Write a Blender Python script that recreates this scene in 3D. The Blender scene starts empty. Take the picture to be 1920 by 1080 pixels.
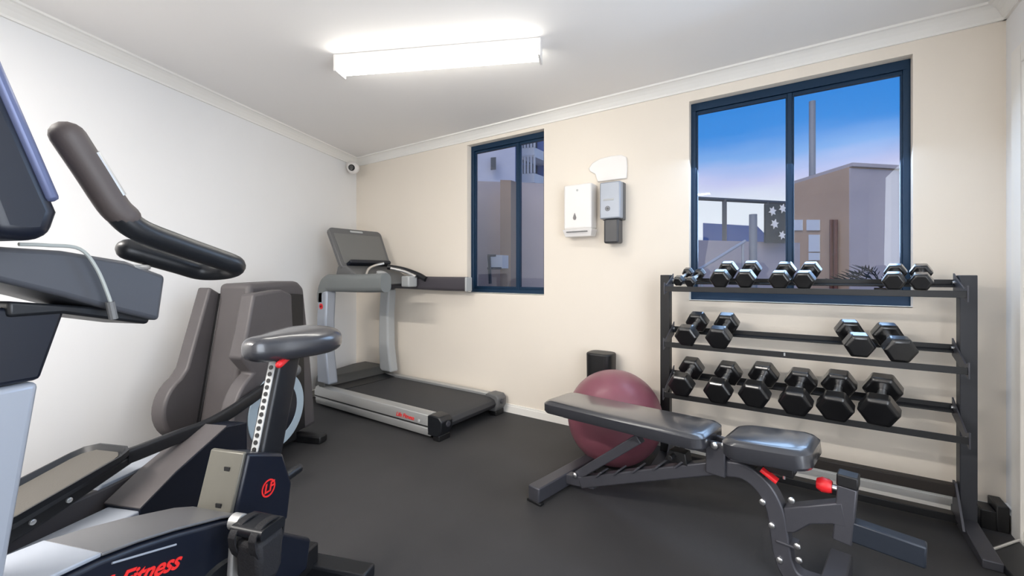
import bpy, bmesh, math, random
from mathutils import Vector, Matrix
random.seed(4)
scene = bpy.context.scene
COL = scene.collection
R = math.radians
# ------------------------------------------------------------------ camera
EYE = 1.147; FOC = 806.0; CX = 960.0; HY = 514.0; PSI = R(34.3)
cam = bpy.data.cameras.new('camera')
camo = bpy.data.objects.new('camera', cam); COL.objects.link(camo)
camo.location = (0, 0, EYE); camo.rotation_euler = (R(90), 0, PSI)
cam.sensor_width = 36.0; cam.lens = 36.0 * FOC / 1920.0
cam.shift_y = -(540 - HY) / 1920.0; cam.clip_start = 0.02; cam.clip_end = 500
scene.camera = camo
scene.view_settings.view_transform = 'Standard'
scene.view_settings.look = 'None'
scene.view_settings.exposure = 0.0
scene.view_settings.gamma = 1.0
scene.view_settings.use_curve_mapping = False
# ------------------------------------------------------------------ sky
wd = bpy.data.worlds.new('sky'); scene.world = wd; wd.use_nodes = True
nt = wd.node_tree; nt.nodes.clear()
out = nt.nodes.new('ShaderNodeOutputWorld'); bg = nt.nodes.new('ShaderNodeBackground')
tc = nt.nodes.new('ShaderNodeTexCoord'); sp = nt.nodes.new('ShaderNodeSeparateXYZ')
nz = nt.nodes.new('ShaderNodeTexNoise'); nz.inputs['Scale'].default_value = 2.2; nz.inputs['Detail'].default_value = 3
mp = nt.nodes.new('ShaderNodeMapping'); mp.inputs['Scale'].default_value = (1, 1, 5)
ma = nt.nodes.new('ShaderNodeMath'); ma.operation = 'MULTIPLY_ADD'; ma.inputs[1].default_value = 0.10
cr = nt.nodes.new('ShaderNodeValToRGB'); e = cr.color_ramp.elements
e[0].position = 0.0; e[0].color = (.80, .84, .93, 1); e[1].position = 1.0; e[1].color = (.01, .12, .50, 1)
for p, c in ((.205, (.84, .88, .97, 1)), (.245, (.60, .62, .92, 1)), (.285, (.22, .44, .88, 1)), (.325, (.03, .27, .80, 1)), (.5, (.012, .21, .72, 1))):
    k = e.new(p); k.color = c
L = nt.links.new
L(tc.outputs['Generated'], sp.inputs[0]); L(tc.outputs['Generated'], mp.inputs[0]); L(mp.outputs[0], nz.inputs['Vector'])
L(nz.outputs['Fac'], ma.inputs[0]); L(sp.outputs['Z'], ma.inputs[2]); L(ma.outputs[0], cr.inputs[0])
L(cr.outputs[0], bg.inputs[0]); L(bg.outputs[0], out.inputs[0]); bg.inputs[1].default_value = 1.0
# ------------------------------------------------------------------ lights
def area(name, loc, aim, sx, sy, power, col):
    l = bpy.data.lights.new(name, 'AREA'); l.shape = 'RECTANGLE'; l.size = sx; l.size_y = sy; l.energy = power; l.color = col
    o = bpy.data.objects.new(name, l); COL.objects.link(o); o.location = loc
    o.rotation_euler = (Vector(aim) - Vector(loc)).to_track_quat('-Z', 'Y').to_euler(); return o
# fill lamps: added glazed door in the right wall, added batten behind the camera
area('added_side_fill', (.74, .62, 1.25), (-2.6, .75, 1.3), 1.5, 1.9, 52, (.86, .92, 1.0))
area('added_rear_fill', (-1.75, -.75, 2.32), (-1.75, -.75, 0), 1.2, .12, 105, (1.0, .95, .89))
# daylight entering through the two windows in the far wall
area('daylight_window', (-.08, 3.16, 1.66), (-.2, 1.9, .2), 1.0, 1.2, 26, (.50, .70, 1.0))
DIFF_E = 15.0
sunl = bpy.data.lights.new('outdoor_fill_sun', 'SUN'); sunl.energy = 2.6; sunl.angle = R(50); sunl.color = (1.0, .90, .80)  # soft warm sun added as fill for the building faces outside
suno = bpy.data.objects.new('outdoor_fill_sun', sunl); COL.objects.link(suno); suno.rotation_euler = Vector((.12, 1.0, -1.1)).to_track_quat('-Z', 'Y').to_euler()
# ------------------------------------------------------------------ unprojection helpers
CP, SP = math.cos(PSI), math.sin(PSI)
def ray(px, py):
    a = (px - CX) / FOC
    return Vector((a * CP - SP, a * SP + CP, -(py - HY) / FOC))
CAMV = Vector((0, 0, EYE))
def onY(px, py, Y): r = ray(px, py); return CAMV + r * (Y / r.y)
def onZ(px, py, Z): r = ray(px, py); return CAMV + r * ((Z - EYE) / r.z)
def atd(px, py, d): return CAMV + ray(px, py) * d
class Frame:
    """vertical plane frame: s along, l lateral, z up"""
    def __init__(f, o, ang, side=1):
        f.o = Vector((o[0], o[1], 0)); f.d = Vector((math.cos(R(ang)), math.sin(R(ang)), 0))
        f.n = Vector((-f.d.y, f.d.x, 0)) * side
    def P(f, s, l, z): return f.o + f.d * s + f.n * l + Vector((0, 0, z))
    def pix(f, px, py, l=0.0):
        r = ray(px, py); b = f.o + f.n * l
        det = r.x * (-f.d.y) + r.y * f.d.x
        t = (b.x * (-f.d.y) + b.y * f.d.x) / det
        p = CAMV + r * t; q = p - b
        return (q.x * f.d.x + q.y * f.d.y, p.z)
    def W(f, px, py, l=0.0): s, z = f.pix(px, py, l); return f.P(s, l, z)
# ------------------------------------------------------------------ materials
def lin(c):
    return tuple(((v / 255) / 12.92 if v / 255 <= .04045 else ((v / 255 + .055) / 1.055) ** 2.4) for v in c) + (1,)
def mat(name, rgb, rough=.5, metal=0.0, bump=0.0, bscale=200, var=0.0, vscale=6, coat=0.0, spec=.5):
    m = bpy.data.materials.new(name); m.use_nodes = True; t = m.node_tree; b = t.nodes['Principled BSDF']
    c = lin(rgb)
    b.inputs['Base Color'].default_value = c; b.inputs['Roughness'].default_value = rough; b.inputs['Metallic'].default_value = metal
    b.inputs['Coat Weight'].default_value = coat; b.inputs['Coat Roughness'].default_value = .15; b.inputs['Specular IOR Level'].default_value = spec
    co = t.nodes.new('ShaderNodeTexCoord')
    n = t.nodes.new('ShaderNodeTexNoise'); n.inputs['Scale'].default_value = vscale; n.inputs['Detail'].default_value = 5
    t.links.new(co.outputs['Object'], n.inputs['Vector'])
    if var > 0:
        r = t.nodes.new('ShaderNodeValToRGB'); r.color_ramp.elements[0].position = .3; r.color_ramp.elements[1].position = .7
        r.color_ramp.elements[0].color = tuple(v * (1 - var) for v in c[:3]) + (1,)
        r.color_ramp.elements[1].color = tuple(min(1, v * (1 + var)) for v in c[:3]) + (1,)
        t.links.new(n.outputs['Fac'], r.inputs[0]); t.links.new(r.outputs[0], b.inputs['Base Color'])
    if bump > 0:
        n2 = t.nodes.new('ShaderNodeTexNoise'); n2.inputs['Scale'].default_value = bscale; n2.inputs['Detail'].default_value = 2
        t.links.new(co.outputs['Object'], n2.inputs['Vector'])
        bp = t.nodes.new('ShaderNodeBump'); bp.inputs['Strength'].default_value = bump; bp.inputs['Distance'].default_value = .002
        t.links.new(n2.outputs['Fac'], bp.inputs['Height']); t.links.new(bp.outputs[0], b.inputs['Normal'])
    return m
def emit(name, rgb, s):
    m = bpy.data.materials.new(name); m.use_nodes = True; b = m.node_tree.nodes['Principled BSDF']
    b.inputs['Base Color'].default_value = lin(rgb); b.inputs['Emission Color'].default_value = lin(rgb); b.inputs['Emission Strength'].default_value = s
    return m
def glass(name):
    m = bpy.data.materials.new(name); m.use_nodes = True; t = m.node_tree; t.nodes.clear()
    o = t.nodes.new('ShaderNodeOutputMaterial'); mx = t.nodes.new('ShaderNodeMixShader')
    tr = t.nodes.new('ShaderNodeBsdfTransparent'); gl = t.nodes.new('ShaderNodeBsdfGlossy'); gl.inputs['Roughness'].default_value = .01
    tr.inputs[0].default_value = (.95, .97, .98, 1)
    fr = t.nodes.new('ShaderNodeFresnel'); fr.inputs['IOR'].default_value = 1.45
    t.links.new(fr.outputs[0], mx.inputs[0]); t.links.new(tr.outputs[0], mx.inputs[1]); t.links.new(gl.outputs[0], mx.inputs[2]); t.links.new(mx.outputs[0], o.inputs[0])
    return m
M = dict(
    wall=mat('cream_paint', (238, 228, 214), .75, bump=.12, bscale=300, var=.012, vscale=2),
    sidewall=mat('white_paint', (240, 239, 238), .75, bump=.12, bscale=300, var=.01, vscale=2),
    ceil=mat('ceiling_paint', (242, 239, 236), .8, bump=.1, bscale=250),
    trim=mat('gloss_white_trim', (243, 240, 234), .45),
    floor=mat('rubber_flooring', (52, 51, 52), .62, bump=.35, bscale=420, var=.12, vscale=3),
    navy=mat('navy_window_aluminium', (14, 48, 76), .4, metal=.3),
    glass=glass('window_glass'),
    black=mat('black_powder_coat', (18, 18, 20), .45, bump=.08, bscale=600),
    blackplastic=mat('black_plastic', (22, 24, 28), .38, bump=.06, bscale=500),
    navyplastic=mat('dark_navy_plastic', (17, 22, 34), .35),
    dkgrey=mat('charcoal_powder_coat', (72, 72, 78), .42, metal=.35, bump=.05, bscale=700),
    grey=mat('mid_grey_plastic', (98, 98, 98), .5, bump=.08, bscale=500),
    shroud=mat('taupe_grey_shroud', (80, 76, 77), .52, bump=.08, bscale=450, var=.05),
    lgrey=mat('light_grey_plastic', (176, 178, 178), .45),
    silver=mat('silver_painted_plastic', (158, 164, 174), .35, metal=.25),
    satin=mat('satin_aluminium', (196, 196, 194), .35, metal=.6),
    chrome=mat('chrome', (235, 235, 235), .28, metal=1.0),
    rubber=mat('black_rubber_head', (15, 15, 17), .30, coat=.8, bump=.15, bscale=350),
    vinyl=mat('black_vinyl_pad', (46, 47, 52), .34, bump=.10, bscale=500, coat=1.0),
    belt=mat('treadmill_belt', (52, 52, 54), .6, bump=.3, bscale=500),
    ball=mat('maroon_ball_vinyl', (126, 74, 86), .38, coat=.15, bump=.05, bscale=200),
    red=mat('red_plastic', (214, 34, 40), .4),
    redprint=mat('red_print', (226, 42, 40), .5),
    white=mat('white_plastic', (236, 232, 228), .35),
    offwhite=mat('off_white_print', (210, 210, 206), .6),
    diff=emit('lit_diffuser', (255, 252, 244), DIFF_E),
    ringpale=mat('pale_blue_grey_ring', (168, 184, 194), .4),
    screen=mat('grey_console_face', (110, 110, 108), .35),
    cloud=mat('pale_render_facade', (196, 198, 214), .8, var=.03),
    bluef=mat('blue_render_facade', (86, 112, 168), .8),
    brown=mat('taupe_render_facade', (172, 148, 130), .85, var=.06, vscale=1.5),
    lav=mat('lilac_grey_render', (166, 160, 168), .85, var=.05, vscale=1.5),
    boundary=mat('taupe_garden_wall', (186, 174, 174), .85, var=.06, vscale=1.2),
    patio=mat('exterior_paving', (110, 108, 112), .8, var=.08),
    slate=mat('slate_metal', (58, 66, 76), .5),
    steelpost=mat('grey_steel_post', (120, 126, 138), .5),
    frond=mat('dark_palm_leaf', (14, 22, 18), .6),
    pane=mat('painted_reflection_pane', (205, 214, 226), .3),  # pale tone paints in the reflections on the outside panes
    panelglass=mat('dark_screen_panel', (44, 52, 56), .4),
    cable=mat('grey_cable', (160, 164, 160), .4),
    strap=mat('woven_black_strap', (20, 20, 24), .7, bump=.6, bscale=260),
)
# ------------------------------------------------------------------ mesh helpers
def obj(name, bm, m, root=None, bevel=0.0, smooth=True, seg=2):
    bmesh.ops.remove_doubles(bm, verts=bm.verts, dist=1e-6)
    bmesh.ops.recalc_face_normals(bm, faces=bm.faces)
    off = None
    if root is not None:
        off = Vector(root['_w']) if '_w' in root else Vector((0, 0, 0))
        bmesh.ops.translate(bm, verts=bm.verts, vec=-off)
    me = bpy.data.meshes.new(name); bm.to_mesh(me); bm.free()
    me.materials.append(m)
    if smooth:
        for p in me.polygons: p.use_smooth = True
        me.set_sharp_from_angle(angle=R(35))
    o = bpy.data.objects.new(name, me); COL.objects.link(o)
    if root is not None: o.parent = root
    if root is not None: o['_w'] = tuple(off)
    if bevel > 0:
        b = o.modifiers.new('bevel', 'BEVEL'); b.width = bevel; b.segments = seg; b.limit_method = 'ANGLE'; b.angle_limit = R(35); b.harden_normals = False
    return o
def thing(name, label, cat, loc, group=None):
    o = bpy.data.objects.new(name, None); COL.objects.link(o); o.location = loc; o.empty_display_size = .05
    o['label'] = label; o['category'] = cat; o['_w'] = tuple(loc)
    if group: o['group'] = group
    return o
def tag(o, label, cat, group=None):
    o['label'] = label; o['category'] = cat
    if group: o['group'] = group
    return o
def struct(name, bm, m, bevel=0.0, smooth=False):
    o = obj(name, bm, m, None, bevel, smooth); o['kind'] = 'structure'; return o
def B(): return bmesh.new()
def hexa(bm, pts):
    v = [bm.verts.new(p) for p in pts]
    for f in ((0, 1, 2, 3), (7, 6, 5, 4), (0, 4, 5, 1), (1, 5, 6, 2), (2, 6, 7, 3), (3, 7, 4, 0)): bm.faces.new([v[i] for i in f])
def box(bm, x0, x1, y0, y1, z0, z1):
    hexa(bm, [(x0, y0, z0), (x1, y0, z0), (x1, y1, z0), (x0, y1, z0), (x0, y0, z1), (x1, y0, z1), (x1, y1, z1), (x0, y1, z1)])
def fbox(bm, F, s0, s1, l0, l1, z0, z1):
    P = F.P
    hexa(bm, [P(s0, l0, z0), P(s1, l0, z0), P(s1, l1, z0), P(s0, l1, z0), P(s0, l0, z1), P(s1, l0, z1), P(s1, l1, z1), P(s0, l1, z1)])
def prism(bm, F, pts, l0, l1):
    a = [bm.verts.new(F.P(s, l0, z)) for s, z in pts]; b = [bm.verts.new(F.P(s, l1, z)) for s, z in pts]
    n = len(pts); bm.faces.new(a); bm.faces.new(b[::-1])
    for i in range(n): j = (i + 1) % n; bm.faces.new([a[i], b[i], b[j], a[j]])
def cat(pts, n=8):
    pts = [Vector(p) for p in pts]
    if len(pts) < 3: return pts
    P = [pts[0] * 2 - pts[1]] + pts + [pts[-1] * 2 - pts[-2]]; o = []
    for i in range(1, len(P) - 2):
        for k in range(n):
            t = k / n; a, b, c, d = P[i - 1:i + 3]
            o.append(.5 * ((2 * b) + (c - a) * t + (2 * a - 5 * b + 4 * c - d) * t * t + (3 * b - a - 3 * c + d) * t ** 3))
    o.append(pts[-1]); return o
def sweep(bm, pts, sec, lat=None, scales=None, caps=True):
    """sec: list of (u,v); lat: fixed lateral direction for u (else transported)"""
    pts = [Vector(p) for p in pts]; rings = []; prevu = None
    for i, p in enumerate(pts):
        t = (pts[min(i + 1, len(pts) - 1)] - pts[max(i - 1, 0)]).normalized()
        if lat is not None: u = Vector(lat) - t * t.dot(Vector(lat))
        elif prevu is None:
            u = t.cross(Vector((0, 0, 1)));
            if u.length < .05: u = t.cross(Vector((0, 1, 0)))
        else: u = prevu - t * t.dot(prevu)
        u.normalize(); prevu = u; v = u.cross(t)
        k = scales[i] if scales else 1
        rings.append([bm.verts.new(p + u * a * k + v * b * k) for a, b in sec])
    n = len(sec)
    for A, Bq in zip(rings, rings[1:]):
        for i in range(n): j = (i + 1) % n; bm.faces.new([A[i], A[j], Bq[j], Bq[i]])
    if caps: bm.faces.new(rings[0][::-1]); bm.faces.new(rings[-1])
def circ(r, n=14, ry=None): ry = ry or r; return [(r * math.cos(2 * math.pi * i / n), ry * math.sin(2 * math.pi * i / n)) for i in range(n)]
def rect(w, h): return [(-w / 2, -h / 2), (w / 2, -h / 2), (w / 2, h / 2), (-w / 2, h / 2)]
def rrect(w, h, r, n=4):
    o = []
    for cx, cy, a0 in ((w / 2 - r, h / 2 - r, 0), (-w / 2 + r, h / 2 - r, 90), (-w / 2 + r, -h / 2 + r, 180), (w / 2 - r, -h / 2 + r, 270)):
        for k in range(n + 1): a = R(a0 + 90 * k / n); o.append((cx + r * math.cos(a), cy + r * math.sin(a)))
    return o
def tube(bm, pts, r, n=14, r2=None): sweep(bm, pts, circ(r, n, r2))
def rod(bm, pts, r, n=16):
    """tube with rounded ends"""
    pts = [Vector(p) for p in pts]; a = (pts[0] - pts[1]).normalized(); b = (pts[-1] - pts[-2]).normalized()
    pre = [pts[0] + a * r * math.sin(R(q)) for q in (88, 65, 40, 20)]; post = [pts[-1] + b * r * math.sin(R(q)) for q in (20, 40, 65, 88)]
    sc = [math.cos(R(q)) for q in (88, 65, 40, 20)]
    sweep(bm, pre + pts + post, circ(r, n), scales=sc + [1] * len(pts) + sc[::-1])
def lathe(bm, c, ax, prof, n=32):
    ax = Vector(ax).normalized(); u = ax.orthogonal().normalized(); v = ax.cross(u); c = Vector(c); rings = []
    for r, h in prof:
        rings.append([bm.verts.new(c + ax * h + (u * math.cos(2 * math.pi * i / n) + v * math.sin(2 * math.pi * i / n)) * max(r, 1e-4)) for i in range(n)])
    for A, Bq in zip(rings, rings[1:]):
        for i in range(n): j = (i + 1) % n; bm.faces.new([A[i], A[j], Bq[j], Bq[i]])
    bm.faces.new(rings[0][::-1]); bm.faces.new(rings[-1])
def ring(bm, c, ax, r0, r1, h, n=40):
    ax = Vector(ax).normalized(); u = ax.orthogonal().normalized(); v = ax.cross(u); c = Vector(c); q = []
    for r, hh in ((r0, 0), (r1, 0), (r1, h), (r0, h)):
        q.append([bm.verts.new(c + ax * hh + (u * math.cos(2 * math.pi * i / n) + v * math.sin(2 * math.pi * i / n)) * r) for i in range(n)])
    for k in range(4):
        A = q[k]; Bq = q[(k + 1) % 4]
        for i in range(n): j = (i + 1) % n; bm.faces.new([A[i], A[j], Bq[j], Bq[i]])
def ball(bm, c, r, sc=(1, 1, 1), n=16):
    m = Matrix.Translation(Vector(c)) @ Matrix.Diagonal((sc[0], sc[1], sc[2], 1))
    bmesh.ops.create_uvsphere(bm, u_segments=n * 2, v_segments=n, radius=r, matrix=m)
def textmesh(name, body, m, origin, right, up, size, root, extr=.0012, shear=0.0, bold=.0, center=True):
    cu = bpy.data.curves.new(name, 'FONT'); cu.body = body; cu.size = size; cu.extrude = extr; cu.shear = shear; cu.offset = bold
    if center: cu.align_x = 'CENTER'; cu.align_y = 'CENTER'
    o = bpy.data.objects.new(name, cu); dg = bpy.context.evaluated_depsgraph_get()
    me = bpy.data.meshes.new_from_object(o); bpy.data.objects.remove(o)
    right = Vector(right).normalized(); up = Vector(up); up = (up - right * right.dot(up)).normalized(); nn = right.cross(up)
    w = Vector(root['_w']) if root is not None else Vector((0, 0, 0))
    T = Matrix((( right.x, up.x, nn.x, origin[0] - w.x), (right.y, up.y, nn.y, origin[1] - w.y), (right.z, up.z, nn.z, origin[2] - w.z), (0, 0, 0, 1)))
    me.transform(T); me.materials.clear(); me.materials.append(m)
    q = bpy.data.objects.new(name, me); COL.objects.link(q)
    if root is not None: q.parent = root; q['_w'] = tuple(w)
    return q
# ------------------------------------------------------------------ room
D = 2.94; H = 2.40; XR = .77; YB = -2.2; LA = R(21.5)
XC = -4.075
def xl(y): return XC + (D - y) * math.tan(LA)
# floor / ceiling follow the room outline
def slab(name, z0, z1, m):
    bm = B(); pts = [(XC - .15, D + .16), (XR + .15, D + .16), (XR + .15, YB - .15), (xl(YB) - .15, YB - .15)]
    a = [bm.verts.new((x, y, z0)) for x, y in pts]; b = [bm.verts.new((x, y, z1)) for x, y in pts]
    bm.faces.new(a); bm.faces.new(b[::-1])
    for i in range(4): bm.faces.new([a[i], b[i], b[(i + 1) % 4], a[(i + 1) % 4]])
    return struct(name, bm, m)
slab('floor', -.12, 0, M['floor']); slab('ceiling', H, H + .12, M['ceil'])
W1 = (-2.49, -1.70, .985, 2.295); W2 = (-.62, .450, .98, 2.262)
bm = B(); T = .15
xs = [XC - .15, W1[0], W1[1], W2[0], W2[1], XR + .15]
box(bm, xs[0], xs[1], D, D + T, 0, H); box(bm, xs[2], xs[3], D, D + T, 0, H); box(bm, xs[4], xs[5], D, D + T, 0, H)
for w in (W1, W2): box(bm, w[0], w[1], D, D + T, 0, w[2]); box(bm, w[0], w[1], D, D + T, w[3], H)
struct('wall_back', bm, M['wall'])
bm = B(); nx, ny = -math.cos(LA) * .15, -math.sin(LA) * .15
hexa(bm, [(XC, D, 0), (xl(YB), YB, 0), (xl(YB) + nx, YB + ny, 0), (XC + nx, D + ny, 0), (XC, D, H), (xl(YB), YB, H), (xl(YB) + nx, YB + ny, H), (XC + nx, D + ny, H)])
struct('wall_left', bm, M['sidewall'])
bm = B()
SY0, SY1, SZ = -.12, 1.36, 2.22
box(bm, XR, XR + .15, YB - .15, SY0, 0, H); box(bm, XR, XR + .15, SY1, D, 0, H); box(bm, XR, XR + .15, SY0, SY1, SZ, H)
struct('wall_right', bm, M['sidewall'])
bm = B(); x0 = xl(YB) - .15; box(bm, x0, XR, YB - .15, YB, 0, H); struct('wall_rear', bm, M['sidewall'])
# glazed door added out of view, so daylight fill can come from the right
bm = B()
for a, b in ((SY0, SY0 + .06), (.59, .65), (SY1 - .06, SY1)): box(bm, XR + .05, XR + .1, a, b, 0, SZ)
box(bm, XR + .05, XR + .1, SY0 + .06, SY1 - .06, SZ - .06, SZ); box(bm, XR + .05, XR + .1, SY0 + .06, SY1 - .06, 0, .06)
dr = struct('added_door', bm, M['navy'], .003)
bm = B(); box(bm, XR + .07, XR + .076, SY0 + .06, .59, .06, SZ - .06); box(bm, XR + .07, XR + .076, .65, SY1 - .06, .06, SZ - .06)
obj('added_door_glass', bm, M['glass'], dr, smooth=False)
# cornices (coved plaster)
def cornice(name, a, b, inward):
    a = Vector(a); b = Vector(b); inw = Vector(inward).normalized(); bm = B(); s = .075
    prof = [(0, 0), (0, -s), (.012, -s), (.014, -s + .012), (.030, -.040), (.046, -.024), (s - .014, -.014), (s, -.012), (s, 0)]
    A = [bm.verts.new(a + inw * u + Vector((0, 0, v))) for u, v in prof]; Bq = [bm.verts.new(b + inw * u + Vector((0, 0, v))) for u, v in prof]
    n = len(prof); bm.faces.new(A); bm.faces.new(Bq[::-1])
    for i in range(n): bm.faces.new([A[i], Bq[i], Bq[(i + 1) % n], A[(i + 1) % n]])
    return struct(name, bm, M['trim'])
cornice('trim_1', (XC, D, H), (XR, D, H), (0, -1, 0))
cornice('trim_2', (XC, D, H), (xl(YB), YB, H), (math.cos(LA), math.sin(LA), 0))
cornice('trim_3', (XR, YB, H), (XR, D, H), (-1, 0, 0))
# skirtings
bm = B(); box(bm, XC, XR, D - .012, D, 0, .055); box(bm, XC, XR, D - .008, D, .055, .07); struct('baseboard_back', bm, M['trim'])
bm = B(); box(bm, XR - .014, XR, SY1, D - .012, 0, .07); box(bm, XR - .008, XR, SY1, D - .012, .07, .09); struct('baseboard_right', bm, M['trim'])
bm = B(); c_, s_ = math.cos(LA), math.sin(LA)
hexa(bm, [(XC, D, 0), (xl(YB), YB, 0), (xl(YB) + .012 * c_, YB + .012 * s_, 0), (XC + .012 * c_, D + .012 * s_, 0), (XC, D, .06), (xl(YB), YB, .06), (xl(YB) + .012 * c_, YB + .012 * s_, .06), (XC + .012 * c_, D + .012 * s_, .06)])
struct('baseboard_left', bm, M['trim'])
# door casing on the right wall
bm = B(); box(bm, XR - .022, XR, 2.70, 2.80, 0, 2.12); box(bm, XR - .022, XR, 1.8, 2.70, 2.04, 2.12); box(bm, XR - .022, XR, 1.72, 1.80, 0, 2.12)
struct('trim_4', bm, M['trim'], .004)
bm = B(); box(bm, XR - .006, XR, 1.80, 2.70, 0, 2.04); struct('door_2', bm, M['trim'])
# ------------------------------------------------------------------ windows
def window(name, w, mull, ft, fb, fs):
    x0, x1, z0, z1 = w; y0, y1 = D + .055, D + .105
    bm = B()
    box(bm, x0, x1, y0, y1, z1 - ft, z1); box(bm, x0, x1, y0, y1, z0, z0 + fb); box(bm, x0, x0 + fs, y0, y1, z0 + fb, z1 - ft); box(bm, x1 - fs, x1, y0, y1, z0 + fb, z1 - ft)
    r = struct(name, bm, M['navy'], .003)
    r['_w'] = (0, 0, 0)
    bm = B(); box(bm, mull - .013, mull + .013, y0 + .006, y1 - .006, z0 + fb, z1 - ft); obj('mullion', bm, M['navy'], r, .003)
    bm = B(); q = .02
    for a, b in ((x0 + fs, mull - .013), (mull + .013, x1 - fs)):
        yy0, yy1 = y0 + .012, y1 - .012
        box(bm, a, b, yy0, yy1, z1 - ft - q, z1 - ft); box(bm, a, b, yy0, yy1, z0 + fb, z0 + fb + q)
        box(bm, a, a + q * .4, yy0, yy1, z0 + fb + q, z1 - ft - q); box(bm, b - q * .4, b, yy0, yy1, z0 + fb + q, z1 - ft - q)
    obj('sash', bm, M['navy'], r, .002)
    for a, b in ((x0 + fs, mull - .013), (mull + .013, x1 - fs)):
        bm = B(); box(bm, a, b, y0 + .022, y0 + .026, z0 + fb, z1 - ft); obj('window_pane', bm, M['glass'], r, smooth=False)
    return r
window('window_1', W1, -1.99, .045, .035, .035)
window('window_2', W2, -.075, .05, .06, .03)
bm = B(); box(bm, W1[0], W1[1], D - .0, D + .055, W1[2] - .004, W1[2] + .002); box(bm, W2[0], W2[1], D, D + .055, W2[2] - .004, W2[2] + .002); struct('trim_5', bm, M['trim'])
# ------------------------------------------------------------------ ceiling light
LF = Frame((-1.712, 1.755), 25.6)
lt = thing('ceiling_light', 'long white batten light fitting glowing on the ceiling above the treadmill', 'ceiling light', (-1.712, 1.755, H))
bm = B(); fbox(bm, LF, -.585, .585, -.055, .055, H - .03, H); obj('fitting_body', bm, M['white'], lt, .003)
bm = B(); prof = [(-.05, 0), (-.052, -.03), (-.04, -.052), (-.02, -.062), (.02, -.062), (.04, -.052), (.052, -.03), (.05, 0)]
a = [bm.verts.new(LF.P(-.575, u, H - .03 + v)) for u, v in prof]; b = [bm.verts.new(LF.P(.575, u, H - .03 + v)) for u, v in prof]
bm.faces.new(a); bm.faces.new(b[::-1])
for i in range(8): bm.faces.new([a[i], b[i], b[(i + 1) % 8], a[(i + 1) % 8]])
obj('light_diffuser', bm, M['diff'], lt)
for sg in (-1, 1):
    bm = B(); fbox(bm, LF, sg * .576, sg * .592, -.058, .058, H - .096, H); ob = obj('end_cap', bm, M['white'], lt, .004)
# unseen batten added behind the camera as housing for the rear fill lamp
l2 = thing('ceiling_light', 'added, unseen white batten fitting on the ceiling behind the viewer', 'ceiling light', (-1.75, -.75, H))
bm = B(); box(bm, -2.35, -1.15, -.805, -.695, H - .05, H); obj('fitting_body', bm, M['white'], l2, .003)
# ------------------------------------------------------------------ security camera
sc = thing('security_camera', 'small white dome camera with black lens high in the left corner', 'security camera', (xl(2.72), 2.72, 2.25))
cpos = Vector((-3.90, 2.77, 2.25)); aim = (Vector((-1.6, .0, 1.6)) - cpos).normalized()
bm = B(); lathe(bm, (xl(2.80) + .001, 2.80, 2.29), (math.cos(LA), math.sin(LA), 0), [(.05, 0), (.052, .012), (.04, .03), (.022, .06), (.02, .10)]); obj('wall_bracket', bm, M['white'], sc)
bm = B(); ball(bm, cpos + Vector((.02, -.01, 0)), .062); obj('camera_shell', bm, M['white'], sc)
bm = B(); lathe(bm, cpos + Vector((.02, -.01, 0)) + aim * .048, aim, [(.030, 0), (.032, .014), (.024, .019), (.012, .018)]); obj('lens', bm, mat('lens_black', (6, 6, 8), .15), sc)
# ------------------------------------------------------------------ dispensers
def ybox(bm, x0, x1, y1, dep, z0, z1): box(bm, x0, x1, y1 - dep, y1, z0, z1)
td = thing('paper_towel_dispenser', 'white paper towel dispenser on wall, left of the soap dispenser', 'towel dispenser', (-1.37, D, 1.42))
bm = B(); box(bm, -1.475, -1.255, D - .10, D, 1.475, 1.80); obj('cover', bm, M['white'], td, .012, seg=3)
bm = B(); hexa(bm, [(-1.47, D - .085, 1.42), (-1.265, D - .085, 1.42), (-1.265, D, 1.42), (-1.47, D, 1.42), (-1.485, D - .105, 1.475), (-1.25, D - .105, 1.475), (-1.25, D, 1.475), (-1.485, D, 1.475)]); obj('tray', bm, M['white'], td, .004)
bm = B(); box(bm, -1.45, -1.285, D - .108, D - .10, 1.452, 1.458); obj('towel_slot', bm, M['grey'], td)
bm = B(); pts = [(0, .03), (-.009, .008), (-.013, -.006), (-.009, -.018), (0, -.022), (.009, -.018), (.013, -.006), (.009, .008)]
a = [bm.verts.new((-1.385 + u, D - .104, 1.562 + v)) for u, v in pts]; b = [bm.verts.new((-1.385 + u, D - .099, 1.562 + v)) for u, v in pts]; bm.faces.new(a); bm.faces.new(b[::-1])
for i in range(8): bm.faces.new([a[i], b[i], b[(i + 1) % 8], a[(i + 1) % 8]])
obj('level_window', bm, mat('smoked_window', (120, 116, 116), .3), td)
bm = B(); lathe(bm, (-1.365, D - .099, 1.755), (0, -1, 0), [(.008, 0), (.008, .003), (.005, .004)], 16); obj('lock', bm, M['lgrey'], td)
sd = thing('soap_dispenser', 'silver and black sensor hand sanitiser dispenser on wall with dark bottle below', 'sanitiser dispenser', (-1.12, D, 1.34))
bm = B(); box(bm, -1.187, -1.038, D - .055, D, 1.525, 1.785); obj('back_housing', bm, M['grey'], sd, .006)
bm = B(); box(bm, -1.187, -1.038, D - .115, D - .055, 1.53, 1.785); obj('front_cover', bm, M['silver'], sd, .010, seg=3)
bm = B(); box(bm, -1.162, -1.055, D - .105, D - .012, 1.36, 1.53); obj('bottle', bm, mat('dark_bottle', (66, 66, 68), .35), sd, .014, seg=3)
bm = B(); ring(bm, (-1.128, D - .1145, 1.60), (0, -1, 0), .013, .018, .002, 24); obj('sensor_ring', bm, M['grey'], sd)
bm = B(); lathe(bm, (-1.128, D - .1145, 1.60), (0, -1, 0), [(.010, 0), (.010, .002), (.002, .003)], 20); obj('sensor', bm, M['grey'], sd)
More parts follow.
